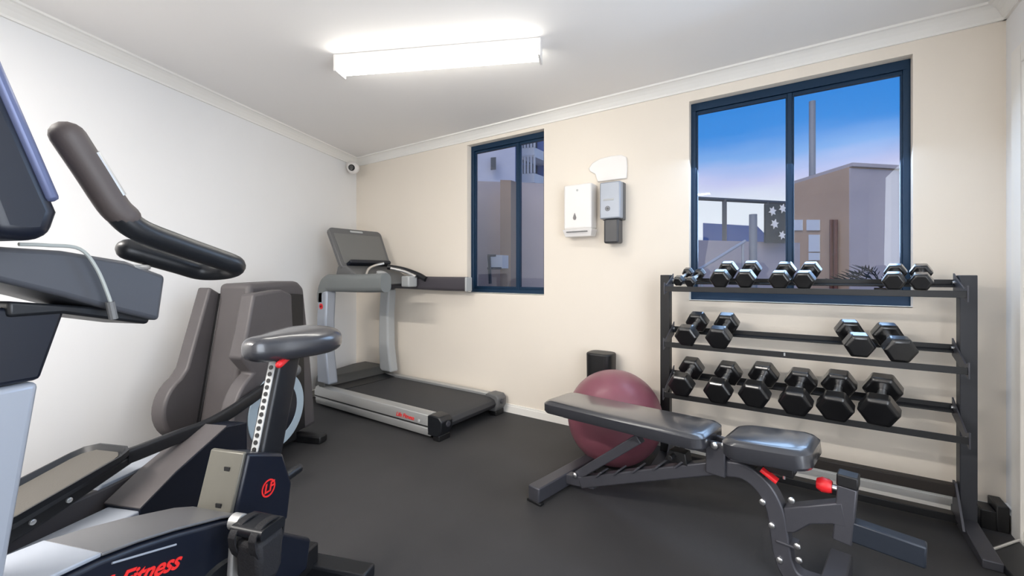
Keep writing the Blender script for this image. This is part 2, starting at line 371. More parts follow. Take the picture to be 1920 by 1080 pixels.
bm = B(); box(bm, -1.158, -1.083, D - .1165, D - .1145, 1.655, 1.668); obj('notice_strip', bm, M['lgrey'], sd)
pl = B(); cx_, cz_ = -1.165, 1.905
pts = [(-.15, .02), (-.12, .055), (-.06, .078), (.02, .085), (.10, .08), (.135, .06), (.14, .0), (.135, -.09), (-.08, -.09), (-.10, -.03), (-.14, -.005)]
a = [pl.verts.new((cx_ + u, D - .016, cz_ + v)) for u, v in pts]; b = [pl.verts.new((cx_ + u, D, cz_ + v)) for u, v in pts]; pl.faces.new(a); pl.faces.new(b[::-1])
for i in range(len(pts)): pl.faces.new([a[i], b[i], b[(i + 1) % len(pts)], a[(i + 1) % len(pts)]])
tag(obj('wall_plaque', pl, M['white'], None, .006), 'blank white rounded plaque on wall above the sanitiser dispenser', 'wall plaque')

# ------------------------------------------------------------------ treadmill
TF = Frame((0, 0), 0)      # s = x, l = y
tm = thing('treadmill', 'grey and silver treadmill with dark belt under the small window', 'treadmill', (-2.9, 2.53, 0))
YN, YF = 2.14, 2.90
def yprism(name, pts, y0, y1, m, bev=.004, root=tm): bm = B(); prism(bm, TF, pts, y0, y1); return obj(name, bm, m, root, bev)
# deck frame + belt
bm = B(); box(bm, -3.62, -2.10, YN + .07, YF - .07, .05, .135); obj('deck', bm, M['blackplastic'], tm, .01)
bm = B(); pts = [(-3.55, .146), (-2.12, .146), (-2.075, .13), (-2.06, .10), (-2.075, .07), (-2.12, .055), (-3.55, .055)]; prism(bm, TF, pts, YN + .085, YF - .085); obj('running_belt', bm, M['belt'], tm, .004)
# near and far side rails
def rail(y0, y1, nm):
    sg = 1 if y0 < 2.5 else -1
    yo = y0 if sg > 0 else y1
    def Y(u): return yo + sg * u
    prof = [(.0, .075), (.0, .13), (.012, .160), (.05, .172), (.088, .165), (.088, .05), (.03, .045)]
    bm = B(); A = [bm.verts.new((-3.56, Y(u), z)) for u, z in prof]; Bq = [bm.verts.new((-2.17, Y(u), z)) for u, z in prof]
    n = len(prof); bm.faces.new(A); bm.faces.new(Bq[::-1])
    for i in range(n): bm.faces.new([A[i], Bq[i], Bq[(i + 1) % n], A[(i + 1) % n]])
    r = obj('side_rail', bm, M['satin'], tm, .003)
    bm = B(); box(bm, -3.56, -2.17, min(Y(-.002), Y(.01)), max(Y(-.002), Y(.01)), .082, .09); obj('groove', bm, M['black'], r)
    bm = B(); prof2 = [(.004, .02), (-.004, .05), (.0, .074), (.05, .074), (.05, .02)]
    A = [bm.verts.new((-3.54, Y(u), z)) for u, z in prof2]; Bq = [bm.verts.new((-2.15, Y(u), z)) for u, z in prof2]; n = 5; bm.faces.new(A); bm.faces.new(Bq[::-1])
    for i in range(n): bm.faces.new([A[i], Bq[i], Bq[(i + 1) % n], A[(i + 1) % n]])
    obj('lower_trim', bm, M['satin'], r, .003)
    # end cap
    bm = B(); pts = [(-2.17, .03), (-2.17, .165), (-2.14, .172), (-2.06, .168), (-2.035, .14), (-2.04, .08), (-2.07, .03)]
    prism(bm, TF, pts, min(Y(-.004), Y(.11)), max(Y(-.004), Y(.11))); ec = obj('rear_end_cap', bm, M['grey'] if sg < 0 else M['blackplastic'], tm, .008)
    bm = B(); lathe(bm, (-2.04, Y(.06), .115), (1, 0, 0), [(.02, -.005), (.02, .012), (.012, .014)], 16); obj('roller_bolt', bm, M['dkgrey'], ec)
    return r
nr = rail(YN, YN + .09, 'n'); rail(YF - .09, YF, 'f')
textmesh('maker_logo', 'Life Fitness', M['redprint'], (-2.40, YN - .002, .118), (1, 0, 0), (0, 0, 1), .042, nr, .001, .3, .0006)
bm = B(); lathe(bm, (-2.255, YN - .001, .112), (0, -1, 0), [(.010, 0), (.010, .003)], 16); obj('badge_dot', bm, M['lgrey'], nr)
bm = B(); box(bm, -2.12, -2.06, YN + .0, YN + .11, 0, .04); obj('foot', bm, M['black'], tm, .004)
bm = B(); box(bm, -2.12, -2.06, YF - .11, YF, 0, .04); obj('foot', bm, M['black'], tm, .004)
# motor hood, chamfered at the slanting wall
bm = B()
base = [(-3.52, YN + .02), (-3.68, YN + .08), (-3.88, YF - .18), (-3.88, YF - .02), (-3.44, YF - .02), (-3.44, YN + .02)]
def stack(bm, layers):
    rs = [[bm.verts.new((x, y, z)) for x, y in L_] for L_, z in layers]; n = len(rs[0])
    for A, Bq in zip(rs, rs[1:]):
        for i in range(n): bm.faces.new([A[i], A[(i + 1) % n], Bq[(i + 1) % n], Bq[i]])
    bm.faces.new(rs[0][::-1]); bm.faces.new(rs[-1])
def shr(L_, k, ks=1.0):
    cx0 = sum(p[0] for p in L_) / len(L_); cy0 = sum(p[1] for p in L_) / len(L_); return [(cx0 + (x - cx0) * k, cy0 + (y - cy0) * ks) for x, y in L_]
stack(bm, [(base, .02), (base, .15), (shr(base, .92, .98), .20), (shr(base, .72, .95), .235)])
obj('motor_hood', bm, mat('dark_hood_plastic', (66, 66, 64), .5, bump=.05), tm, .01)
bm = B(); pts = [(-3.56, .146), (-3.56, .20), (-3.44, .165), (-3.30, .150), (-3.30, .146)]; prism(bm, TF, pts, YN + .085, YF - .085); hb = obj('hood_lip', bm, M['blackplastic'], tm, .004)
bm = B(); box(bm, -3.345, -3.325, 2.26, 2.40, .1495, .1525); obj('deck_print', bm, M['lgrey'], hb)
# uprights
def upright(y0, y1, x, m, zb):
    bm = B(); pts = []
    lay = [(zb, x - .07, x + .10), (.45, x - .085, x + .055), (.75, x - .08, x + .05), (1.0, x - .06, x + .07)]
    for z, a, b in lay: pts.append((a, z))
    for z, a, b in lay[::-1]: pts.append((b, z))
    prism(bm, TF, pts, y0, y1); u = obj('upright', bm, m, tm, .018, seg=3); return u
up1 = upright(2.165, 2.265, -3.49, M['silver'], .19); up2 = upright(2.78, 2.88, -3.42, M['lgrey'], .19)
bm = B(); lathe(bm, (-3.497, 2.1655, .865), (0, -1, 0), [(.026, 0), (.026, .003)], 24); bd = obj('badge', bm, M['red'], up1)
textmesh('badge_letters', 'LF', M['black'], (-3.497, 2.160, .865), (1, 0, 0), (0, 0, 1), .026, bd, .001)
# handrails: grey near-side, dark far-side
bm = B(); pts = cat([(-3.52, 2.215, .90), (-3.515, 2.215, .985), (-3.46, 2.215, 1.062), (-3.36, 2.215, 1.07), (-3.0, 2.215, 1.072), (-2.70, 2.215, 1.08)], 6)
sweep(bm, pts, rrect(.10, .15, .045), lat=(0, 1, 0)); obj('handrail', bm, mat('handrail_grey', (112, 116, 116), .5, bump=.05), tm)
bm = B(); pts = cat([(-3.44, 2.84, .92), (-3.43, 2.84, 1.00), (-3.36, 2.84, 1.062), (-3.2, 2.84, 1.07), (-2.8, 2.84, 1.062), (-2.40, 2.84, 1.060)], 6)
sweep(bm, pts, rrect(.07, .125, .03), lat=(0, 1, 0)); fh = obj('handrail', bm, mat('handrail_dark', (72, 68, 74), .45), tm)
bm = B(); fbox(bm, TF, -2.40, -2.382, 2.80, 2.88, 1.0, 1.12); obj('rail_tip', bm, M['lgrey'], fh, .006)
# console: desk, display with dark bezel, rack shelf
cd = thing
bm = B(); prism(bm, TF, [(-3.46, 1.10), (-3.42, 1.22), (-3.30, 1.22), (-3.12, 1.13), (-3.05, 1.06), (-3.40, 1.04)], 2.27, 2.80); cs = obj('console_desk', bm, M['grey'], tm, .015, seg=3)
DF_t = Vector((-3.51, 0, 1.548)); DF_b = Vector((-3.335, 0, 1.215))
upv = (DF_t - DF_b).normalized(); out_v = Vector((upv.z, 0, -upv.x))
def cq(y, v, o_): p = DF_b + upv * v + out_v * o_; return Vector((p.x, y, p.z))
def panel(name, y0, y1, v0, v1, o0, o1, m, root, r=.05, flare=0, n=5):
    bm = B(); w = y1 - y0; h_ = v1 - v0; a = rrect(w, h_, r, n); cy_, cv_ = (y0 + y1) / 2, (v0 + v1) / 2
    A = [bm.verts.new(cq(cy_ + u * (1 + flare * (v / h_)), cv_ + v, o0)) for u, v in a]; Bq = [bm.verts.new(cq(cy_ + u * (1 + flare * (v / h_)), cv_ + v, o1)) for u, v in a]
    k = len(a); bm.faces.new(A); bm.faces.new(Bq[::-1])
    for i in range(k): bm.faces.new([A[i], Bq[i], Bq[(i + 1) % k], A[(i + 1) % k]])
    return obj(name, bm, m, root, .006)
ds = panel('display_housing', 2.25, 2.81, -.02, .40, -.04, .0, M['grey'], tm, .045, .06)
panel('display_face', 2.285, 2.775, .03, .34, .0, .004, M['screen'], ds, .012, .06)
panel('carry_slot', 2.46, 2.60, .362, .382, .0, .003, M['lgrey'], ds, .009)
panel('reading_ledge', 2.31, 2.75, .0, .035, .0, .07, M['navyplastic'], cs, .012)
bm = B(); tube(bm, cat([(-3.06, 2.29, 1.115), (-3.16, 2.40, 1.19), (-3.22, 2.52, 1.225), (-3.20, 2.60, 1.245)], 6), .012, 10); obj('grip_bar', bm, M['chrome'], cs)
bm = B(); tube(bm, cat([(-3.22, 2.66, 1.215), (-3.10, 2.74, 1.19), (-2.95, 2.79, 1.14), (-2.86, 2.80, 1.10)], 6), .024, 12); obj('grip_bar', bm, M['blackplastic'], cs)
bm = B(); tube(bm, cat([(-3.17, 2.655, 1.20), (-3.06, 2.72, 1.17), (-2.95, 2.76, 1.125)], 6), .014, 10); obj('grip_trim', bm, M['chrome'], cs)
bm = B(); fbox(bm, TF, -3.06, -2.96, 2.68, 2.79, 1.03, 1.13); obj('handrail_joint', bm, M['lgrey'], cs, .012)
bm = B(); lathe(bm, (-3.13, 2.52, 1.135), (.4, 0, 1), [(.05, 0), (.052, .025), (.03, .035)], 20); obj('cup_holder', bm, M['lgrey'], cs)

# ------------------------------------------------------------------ elliptical trainer
EF = Frame((-2.6, 1.33), -67.5)
el = thing('elliptical_trainer', 'dark grey elliptical cross trainer with tall shroud beside the left wall', 'elliptical trainer', (-2.75, 1.3, 0))
def px(F, pl_, l): return [F.pix(a, b, l) for a, b in pl_]
def fprism(name, F, pts, l0, l1, m, root, bev=.006, seg=2): bm = B(); prism(bm, F, pts, l0, l1); return obj(name, bm, m, root, bev, seg=seg)
# central column
col_pts = px(EF, [(468, 532), (470, 560), (432, 800), (425, 850)], -.14)
sT, zT = col_pts[0]
cp = [(sT, zT), (sT + .005, zT - .10)] + col_pts[2:3] + [(col_pts[2][0], .06), (-.55, .06), (-.50, .5), (-.42, zT - .04), (-.36, zT + .01)]
fprism('centre_column', EF, cp, -.36, -.14, M['shroud'], el, .03, 4)
# side shrouds: tall fins flowing into round wheel covers
def wheel_cover(l0, l1, rear, cpx, r, top, a0, m, a1=-225):
    l = l1
    pts = px(EF, rear, l); cs_, cz = EF.pix(cpx[0], cpx[1], l)
    for k in range(29):
        a = R(a0 + (a1 - a0) * k / 28); pts.append((cs_ + r * math.cos(a), cz + r * math.sin(a)))
    pts += px(EF, top, l)
    return fprism('side_shroud', EF, pts, l0, l1, m, el, .014, 3), (cs_, cz)
shr_r, cR = wheel_cover(-.09, 0, [(476, 552), (464, 620), (452, 672)], (507, 765), .262, [(552, 640), (550, 600), (548, 552), (530, 543)], 62, M['shroud'], -212)
cR = EF.pix(520, 768, 0)
shl, cLf = wheel_cover(-.47, -.38, [(394, 538), (352, 690)], (370, 757), .195, [(430, 560)], 60, M['shroud'])
bm = B(); c0 = EF.P(cR[0], .0, cR[1]); ring(bm, c0, EF.n, .160, .222, .008, 56); obj('pale_ring', bm, M['ringpale'], shr_r, .002)
bm = B(); lathe(bm, c0, EF.n, [(.165, 0), (.16, .006), (.05, .012)], 40); obj('crank_disc', bm, M['navyplastic'], shr_r)
bm = B(); prism(bm, EF, [(cp[0][0] - .03, cp[0][1] - .05), (cp[3][0] - .02, .30), (cp[3][0] - .02, .10), (-.36, .10), (-.34, cp[0][1] - .08)], -.142, -.088); obj('gap_shade_fill', bm, M['black'], el, .004)  # black insets stand in for the shade in the gaps beside the column
bm = B(); prism(bm, EF, [(cp[0][0] - .02, cp[0][1] - .06), (cp[3][0] - .01, .30), (cp[3][0] - .01, .10), (-.36, .10), (-.34, cp[0][1] - .08)], -.382, -.358); obj('gap_shade_fill', bm, M['black'], el, .004)
# axle and base
bm = B(); fbox(bm, EF, -.32, .40, -.38, -.12, .03, .16); obj('base_frame', bm, M['black'], el, .01)
bm = B(); fbox(bm, EF, -.42, -.34, -.52, .04, 0, .05); obj('stabiliser', bm, M['black'], el, .008)
bm = B(); fbox(bm, EF, 1.42, 1.50, -.48, .17, 0, .05); obj('stabiliser', bm, M['black'], el, .008)
# side cover wedge near the viewer with silver rear beam
w0 = EF.pix(262, 955, .17); w1 = EF.pix(330, 885, .17); w2 = EF.pix(425, 800, .17)
wpts = [(w0[0], .12), w0, w1, w2, (w2[0] - .12, w2[1] - .02), (w2[0] - .12, .02), (w0[0] - .05, .02)]
wc = fprism('side_cover', EF, wpts, .0, .17, M['navyplastic'], el, .004)
bm = B(); tp = [w0, w1, w2]; tp2 = [(s, z + .006) for s, z in tp]
prism(bm, EF, tp + tp2[::-1], -.005, .172); obj('cover_top', bm, M['shroud'], wc, .002)
bm = B(); sb = [(w0[0], w0[1] - .005), (1.48, w0[1] + .0), (1.52, .18), (1.52, .12), (w0[0], .12)]
prism(bm, EF, sb, .02, .17); obj('silver_beam', bm, M['silver'], el, .006, seg=3)
# inner beam; the silver strip on top is a highlight put into the colour
h0 = EF.pix(30, 975, -.06); h1 = EF.pix(180, 915, -.06); h2 = EF.pix(320, 850, -.06)
fprism('inner_beam', EF, [(1.45, .12), (1.45, .30), (h1[0], h1[1] - .01), (h2[0], h2[1] - .01), (.3, h2[1]), (.3, .12)], -.20, -.05, M['shroud'], el, .01)
bm = B(); prism(bm, EF, [(h1[0], h1[1] - .012), (h1[0] - .02, h1[1] + .004), (h2[0], h2[1] + .002), (h2[0], h2[1] - .012)], -.19, -.052); obj('painted_highlight', bm, M['silver'], el, .003)
# pedal arm
armp = [EF.W(a, b, .035) for a, b in ((235, 857), (265, 846), (330, 820), (390, 797), (440, 768), (500, 727), (552, 694))]
bm = B(); sweep(bm, cat(armp, 5), rrect(.035, .06, .012, 3), lat=EF.n); arm = obj('pedal_arm', bm, M['blackplastic'], el)
bm = B(); prism(bm, EF, [(-1, 0)], 0, 0) if False else None
ball(bm, armp[-1], .038); obj('arm_joint', bm, M['grey'], arm)
bm = B(); lathe(bm, armp[-1], -EF.n, [(.022, -.01), (.022, .05)], 16); obj('crank_pin', bm, M['chrome'], arm)
# foot tray with raised rim
near = [EF.pix(a, b, .09) for a, b in ((258, 838), (132, 908), (36, 965))]
far = [EF.pix(a, b, -.12) for a, b in ((205, 815), (120, 840), (38, 880))]
s0, z0 = near[0]; s1 = near[2][0]; z1_ = near[2][1]
print('tray', near, far)
def tz(s): return z0 + (z1_ - z0) * (s - s0) / (s1 - s0)
out_l = []
for a_, b_ in ((.0, -.10), (.0, .04), (.02, .075), (.06, .09), (.36, .09), (.44, .07), (.48, .02), (.48, -.09), (.44, -.13), (.36, -.15), (.07, -.15), (.03, -.14)): out_l.append((s0 + a_, b_))
def layer(z_, k):
    cs0 = s0 + .24; cl0 = -.03; return [EF.P(cs0 + (s - cs0) * k, cl0 + (l - cl0) * (1 - (1 - k) * 2.2), tz(s) + z_) for s, l in out_l]
bm = B(); Ls = [layer(-.045, .93), layer(-.02, 1.0), (layer(.0, 1.0)), layer(.0, .97), layer(-.022, .93)]
rs = [[bm.verts.new(p) for p in q] for q in Ls]; n = len(out_l)
for A, Bq in zip(rs, rs[1:]):
    for i in range(n): bm.faces.new([A[i], A[(i + 1) % n], Bq[(i + 1) % n], Bq[i]])
bm.faces.new(rs[0][::-1]); bm.faces.new(rs[-1]); ft = obj('foot_tray', bm, M['blackplastic'], el)
bm = B(); q = layer(-.021, .90); q2 = layer(-.016, .90); a = [bm.verts.new(p) for p in q]; b = [bm.verts.new(p) for p in q2]; bm.faces.new(a[::-1]); bm.faces.new(b)
for i in range(n): bm.faces.new([a[i], a[(i + 1) % n], b[(i + 1) % n], b[i]])
obj('tread_mat', bm, mat('tread_rubber', (78, 75, 70), .55, bump=.2), ft)
bm = B(); prism(bm, EF, [(s0 - .02, z0 - .04), (s0 + .5, tz(s0 + .5) - .04), (s0 + .5, tz(s0 + .5) - .10), (s0 + .25, tz(s0 + .25) - .10), (s0 - .02, z0 - .07)], .01, .05); br = obj('tray_bracket', bm, M['black'], el, .006)
for sx in (.2, .3):
    bm = B(); lathe(bm, EF.P(s0 + sx, .05, tz(s0 + sx) - .07), EF.n, [(.009, 0), (.009, .006), (.005, .008)], 12); obj('bolt', bm, M['satin'], br)
# far-side arm and foot tray
bm = B(); sweep(bm, cat([EF.P(-.1, -.56, .12), EF.P(.2, -.56, .14), EF.P(.62, -.56, .20), EF.P(.8, -.56, .24)], 5), rrect(.035, .06, .012, 3), lat=EF.n); obj('pedal_arm', bm, M['blackplastic'], el)

# ------------------------------------------------------------------ exercise bike
KF = Frame((-1.54, .82), -70)
bk = thing('exercise_bike', 'upright exercise bike with black saddle and silver column in the left foreground', 'exercise bike', (-1.42, .5, 0))
# saddle
bm = B(); rings = []
secs = [(-.190, .04, .020), (-.183, .095, .040), (-.155, .122, .054), (-.10, .130, .056), (-.03, .118, .052), (.04, .088, .050), (.10, .056, .046), (.15, .044, .042), (.175, .02, .02)]
for s, w, t in secs:
    r = []
    for i in range(24):
        a = 2 * math.pi * i / 24; ca, sa = math.cos(a), math.sin(a)
        u = w * math.copysign(abs(ca) ** .7, ca); v = t * math.copysign(abs(sa) ** .75, sa)
        r.append(bm.verts.new(KF.P(s, u, .895 + v + .03 * (s < -.1) * (-s - .1) * 0 + (.006 if s > .1 else 0))))
    rings.append(r)
for A, Bq in zip(rings, rings[1:]):
    for i in range(24): bm.faces.new([A[i], A[(i + 1) % 24], Bq[(i + 1) % 24], Bq[i]])
bm.faces.new(rings[0][::-1]); bm.faces.new(rings[-1]); sdl = obj('saddle', bm, M['vinyl'], bk)
mdf = sdl.modifiers.new('sub', 'SUBSURF'); mdf.levels = 1; mdf.render_levels = 2
bm = B(); rod(bm, [KF.P(-.02, .0, .855), KF.P(.10, .06, .845)], .012, 10); lv = obj('seat_lever', bm, M['red'], bk)
lv.scale = (1, 1, 1)
# post
p0 = KF.P(.005, 0, .86); p1 = KF.P(.115, 0, .46)
bm = B(); sweep(bm, [p0, p1], rrect(.055, .10, .014, 3), lat=KF.n); post = obj('seat_post', bm, M['blackplastic'], bk)
tdir = (p1 - p0).normalized(); pf = tdir.cross(KF.n).normalized()
if pf.dot(KF.d) < 0: pf = -pf
bm = B(); sweep(bm, [p0 + pf * .051 + tdir * .03, p1 + pf * .051 - tdir * .02], rect(.026, .006), lat=KF.n); hs = obj('hole_strip', bm, M['lgrey'], post)
bm = B()
for k in range(15): c = p0 + tdir * (.05 + k * .022) + pf * .0545; lathe(bm, c, pf, [(.0075, 0), (.0075, .002)], 10)
obj('adjust_holes', bm, M['black'], hs)
# housing
nearp = px(KF, [(466, 850), (532, 850), (548, 905), (540, 975), (438, 975)], .065)
fprism('post_housing', KF, nearp + [], -.065, .065, M['navyplastic'], bk, .01, 3)
tA, tB = nearp[0], nearp[4]
bm = B(); e0 = Vector((tA[0], tA[1])); e1 = Vector((tB[0], tB[1]))
prism(bm, KF, [(e0.x - .002, e0.y + .004), (e0.x + .010, e0.y + .002), (e1.x + .010, e1.y), (e1.x - .002, e1.y)], -.068, .058)
hc = obj('housing_front_cover', bm, mat('pewter_plastic', (98, 96, 88), .4, metal=.3), bk, .003)
for q in (.25, .8):
    bm = B(); c = e0.lerp(e1, q); prism(bm, KF, [(c.x + .0095, c.y + .006), (c.x + .0125, c.y + .006), (c.x + .0125, c.y - .006), (c.x + .0095, c.y - .006)], .0, .02)
    obj('slot', bm, M['black'], hc)
lg = KF.pix(503, 915, .066); lc = KF.P(lg[0], .066, lg[1])
bm = B(); ring(bm, lc, KF.n, .0225, .0275, .0015, 36); em = obj('emblem_ring', bm, M['redprint'], bk)
textmesh('emblem_letters', 'LF', M['redprint'], lc + KF.n * .0008, -KF.d, (0, 0, 1), .040, em, .001, .25, .001)
kb = KF.pix(540, 892, .0); bm = B(); rod(bm, [KF.P(kb[0] + .01, 0, kb[1]), KF.P(kb[0] - .05, .0, kb[1] + .004)], .017, 12); obj('adjust_knob', bm, M['blackplastic'], bk)
# main shell
edge = px(KF, [(452, 972), (418, 976), (328, 1000), (260, 1022), (192, 1048), (131, 1077)], .09)
print('shell', edge)
e_last = edge[-1]
poly = edge + [(.80, e_last[1] + .01), (.84, .40), (.80, .16), (.60, .10), (.0, .10), (-.02, .2), (edge[0][0] - .05, edge[0][1] - .05)]
sh = fprism('shell', KF, poly, -.09, .09, M['navyplastic'], bk, .012, 3)
tpz = [(s, z + .004) for s, z in edge[:5]]; tp2 = [(s, z + .012) for s, z in edge[:5]]
bm = B(); prism(bm, KF, tpz + tp2[::-1], -.088, .088); obj('top_cover', bm, mat('pewter_cover', (104, 104, 106), .35, metal=.3), sh, .003)
tpz = [(s, z + .004) for s, z in edge[4:]] + [(.80, e_last[1] + .014)]; tp2 = [(s, z + .010) for s, z in tpz]
bm = B(); prism(bm, KF, tpz + tp2[::-1], -.088, .088); obj('nose_cover', bm, M['silver'], sh, .003)
a_ = KF.W(210, 1056, .0915); b_ = KF.W(330, 1021, .0915); bm = B(); tube(bm, [a_, b_], .0025, 8); obj('pin_stripe', bm, M['silver'], sh)
t0 = KF.W(203, 1101, .092); t1 = KF.W(333, 1053, .092)
rt = (t1 - t0); textmesh('maker_name', 'LifeFitness', M['redprint'], (KF.W(250, 1083, .092)), rt, (0, 0, 1), .052, sh, .001, .35, .0012)
# crank, pedal, strap
cS = KF.pix(436, 1120, .135)[0]
bm = B(); lathe(bm, KF.P(cS, .09, .22), KF.n, [(.13, 0), (.125, .012), (.05, .018), (.03, .03)], 36); obj('crank_cover', bm, M['blackplastic'], bk)
cA = KF.W(448, 1090, .135); cB = KF.W(445, 978, .135); cC = KF.P(.24, .135, .22)
bm = B(); cD = KF.W(436, 1120, .135); sweep(bm, [cD, cB], rrect(.036, .018, .006, 3), lat=KF.d); ck = obj('crank_arm', bm, M['satin'], bk, .002)
bm = B(); lathe(bm, cB - KF.n * .012, KF.n, [(.022, 0), (.022, .03), (.010, .034)], 20); obj('crank_eye', bm, M['satin'], ck)
s_, z_ = KF.pix(445, 978, .135)
bm = B(); sweep(bm, [KF.P(s_, .155, z_ + .0), KF.P(s_, .255, z_ - .002)], rrect(.085, .028, .010, 3), lat=KF.d); pd = obj('pedal', bm, M['blackplastic'], bk)
bm = B()
for lo in (.17, .235):
    pts = [KF.P(s_ + .05 * math.cos(R(a)), lo, z_ - .012 - (.075 * max(0, -math.sin(R(a)))) + .03 * max(0, math.sin(R(a)))) for a in range(0, 361, 20)]
    sweep(bm, pts, rect(.022, .004), lat=KF.n)
obj('pedal_strap', bm, M['strap'], pd)
bm = B(); prism(bm, KF, [(s_ - .05, z_ - .02), (s_ + .045, z_ - .02), (s_ + .04, z_ - .13), (s_ - .02, z_ - .15), (s_ - .04, z_ - .12)], .17, .25); obj('pedal_weight', bm, M['strap'], pd, .015)
# feet
bm = B(); fbox(bm, KF, -.16, -.08, -.26, .26, 0, .05); obj('rear_foot', bm, M['blackplastic'], bk, .01)
bm = B(); fbox(bm, KF, .82, .92, -.26, .26, 0, .05); obj('front_foot', bm, M['blackplastic'], bk, .01)
bm = B(); fbox(bm, KF, -.12, .87, -.04, .04, .03, .12); obj('base_beam', bm, M['black'], bk, .008)
# column
cpt = px(KF, [(77, 714), (12, 1080)], .06)
sA, zA = cpt[0]; sB, zB = cpt[1]
k = (sB - sA) / (zB - zA)
fprism('column', KF, [(sA, zA), (sB, zB), (sB + k * (.40 - zB), .40), (sB + k * (.40 - zB) + .14, .40), (sA + .15, zA)], -.06, .06, M['silver'], bk, .012, 3)
hp = px(KF, [(77, 712), (121, 590), (122, 575)], .062)
fprism('column_head', KF, [hp[0], hp[1], hp[2], (hp[2][0] + .20, hp[2][1] + .01), (hp[0][0] + .15, hp[0][1])], -.062, .062, M['navyplastic'], bk, .008)
# tray / handlebar base
tr = px(KF, [(312, 517), (300, 602), (215, 582), (120, 556), (0, 528), (0, 462), (120, 470), (240, 490)], .09)
fprism('handlebar_base', KF, [tr[0], tr[1], tr[2], tr[3], tr[4], (tr[4][0] + .1, tr[4][1]), (tr[5][0] + .1, tr[5][1]), tr[5], tr[6], tr[7]], -.09, .09, mat('tray_dark_grey', (70, 72, 78), .38, bump=.05), bk, .010, 3)
t2 = px(KF, [(282, 598), (278, 608), (150, 592), (118, 588), (118, 560)], .07)
fprism('under_tray', KF, [(t2[0][0], t2[0][1] + .02), t2[0], t2[1], t2[2], t2[3], (t2[3][0] + .08, t2[3][1]), (t2[4][0] + .08, t2[4][1])], -.07, .07, M['blackplastic'], bk, .006)
bm = B(); zt = tr[0][1] + .008; rim = [KF.P(tr[0][0] + .06 + .055 * math.cos(R(a)), .085 * math.sin(R(a)), zt + .012 + .10 * 0) for a in range(0, 361, 15)]
tube(bm, rim, .006, 8); obj('tray_rim', bm, M['satin'], bk)
# console seen from behind
HWC = .20
c1 = KF.pix(0, 130, HWC); c2 = KF.pix(117, 398, HWC); c3 = KF.pix(100, 448, HWC); c4 = KF.pix(0, 455, HWC)
dv = Vector((c1[0] - c2[0], c1[1] - c2[1])).normalized(); topc = Vector(c2) + dv * .40
nb = Vector((dv.y, -dv.x));
if nb.x < 0: nb = -nb
qd = [Vector(c2), topc, topc + nb * .07, Vector(c2) + nb * .09 + Vector((0, -.02)), Vector((c3[0] + .03, c3[1] - .005)), Vector(c3)]
cn = fprism('console', KF, [(v.x, v.y) for v in qd], -HWC, HWC, M['navyplastic'], bk, .022, 4)
bm = B(); q0 = Vector(c2) - nb * .006 + dv * .02; q1 = topc - nb * .006 - dv * .02
prism(bm, KF, [(q0.x, q0.y), (q1.x, q1.y), ((q1 + nb * .02).x, (q1 + nb * .02).y), ((q0 + nb * .02).x, (q0 + nb * .02).y)], -HWC - .004, HWC + .004); obj('console_bezel', bm, mat('steel_blue_bezel', (92, 100, 132), .35, metal=.3), cn, .008)
# handlebars
LH = .15
hpts = [KF.W(a, b, LH) for a, b in ((132, 262), (170, 320), (212, 385), (255, 428), (330, 458), (400, 482), (440, 497))]
nr_ = len(hpts)
s_t, z_t = KF.pix(440, 499, LH)
loop = hpts + [KF.P(s_t - .02, LH - .05, z_t - .010), KF.P(s_t + .012, LH - .10, z_t - .012)]
lowp = [KF.W(330, 494, .04), KF.W(242, 468, .02)]
bm = B(); rod(bm, cat(loop + lowp, 6), .0255, 18); hb = obj('handlebar', bm, M['blackplastic'], bk)
bm = B(); g0, g1 = hpts[0], hpts[1]; rod(bm, cat([hpts[0] - (hpts[1] - hpts[0]) * .1, hpts[1], hpts[2], hpts[2].lerp(hpts[3], .5)], 5), .0275, 18); obj('grip', bm, mat('brown_grey_grip', (74, 66, 64), .55, bump=.1), hb)
bm = B(); vdir = (hpts[2] - hpts[0]).normalized(); gq = [hpts[0].lerp(hpts[1], .5), hpts[1], hpts[2] + (hpts[1] - hpts[2]) * .2]
nrm = (-KF.d * .9 + KF.n * .55 + Vector((0, 0, .5))); nrm = (nrm - vdir * nrm.dot(vdir)).normalized()
sweep(bm, [p + nrm * .0155 for p in gq], rrect(.032, .028, .012, 3), lat=vdir.cross(nrm)); obj('pulse_sensor', bm, M['satin'], hb)
# cable
bm = B(); tube(bm, cat([KF.W(35, 458, .11), KF.W(90, 460, .11), KF.W(150, 467, .11), KF.W(182, 505, .11), KF.W(205, 560, .11), KF.W(211, 585, .11)], 6), .0035, 8); cb = obj('cable', bm, M['cable'], bk)
bm = B(); tube(bm, [KF.W(206, 566, .11), KF.W(213, 598, .11)], .008, 10); obj('cable_plug', bm, M['grey'], cb)

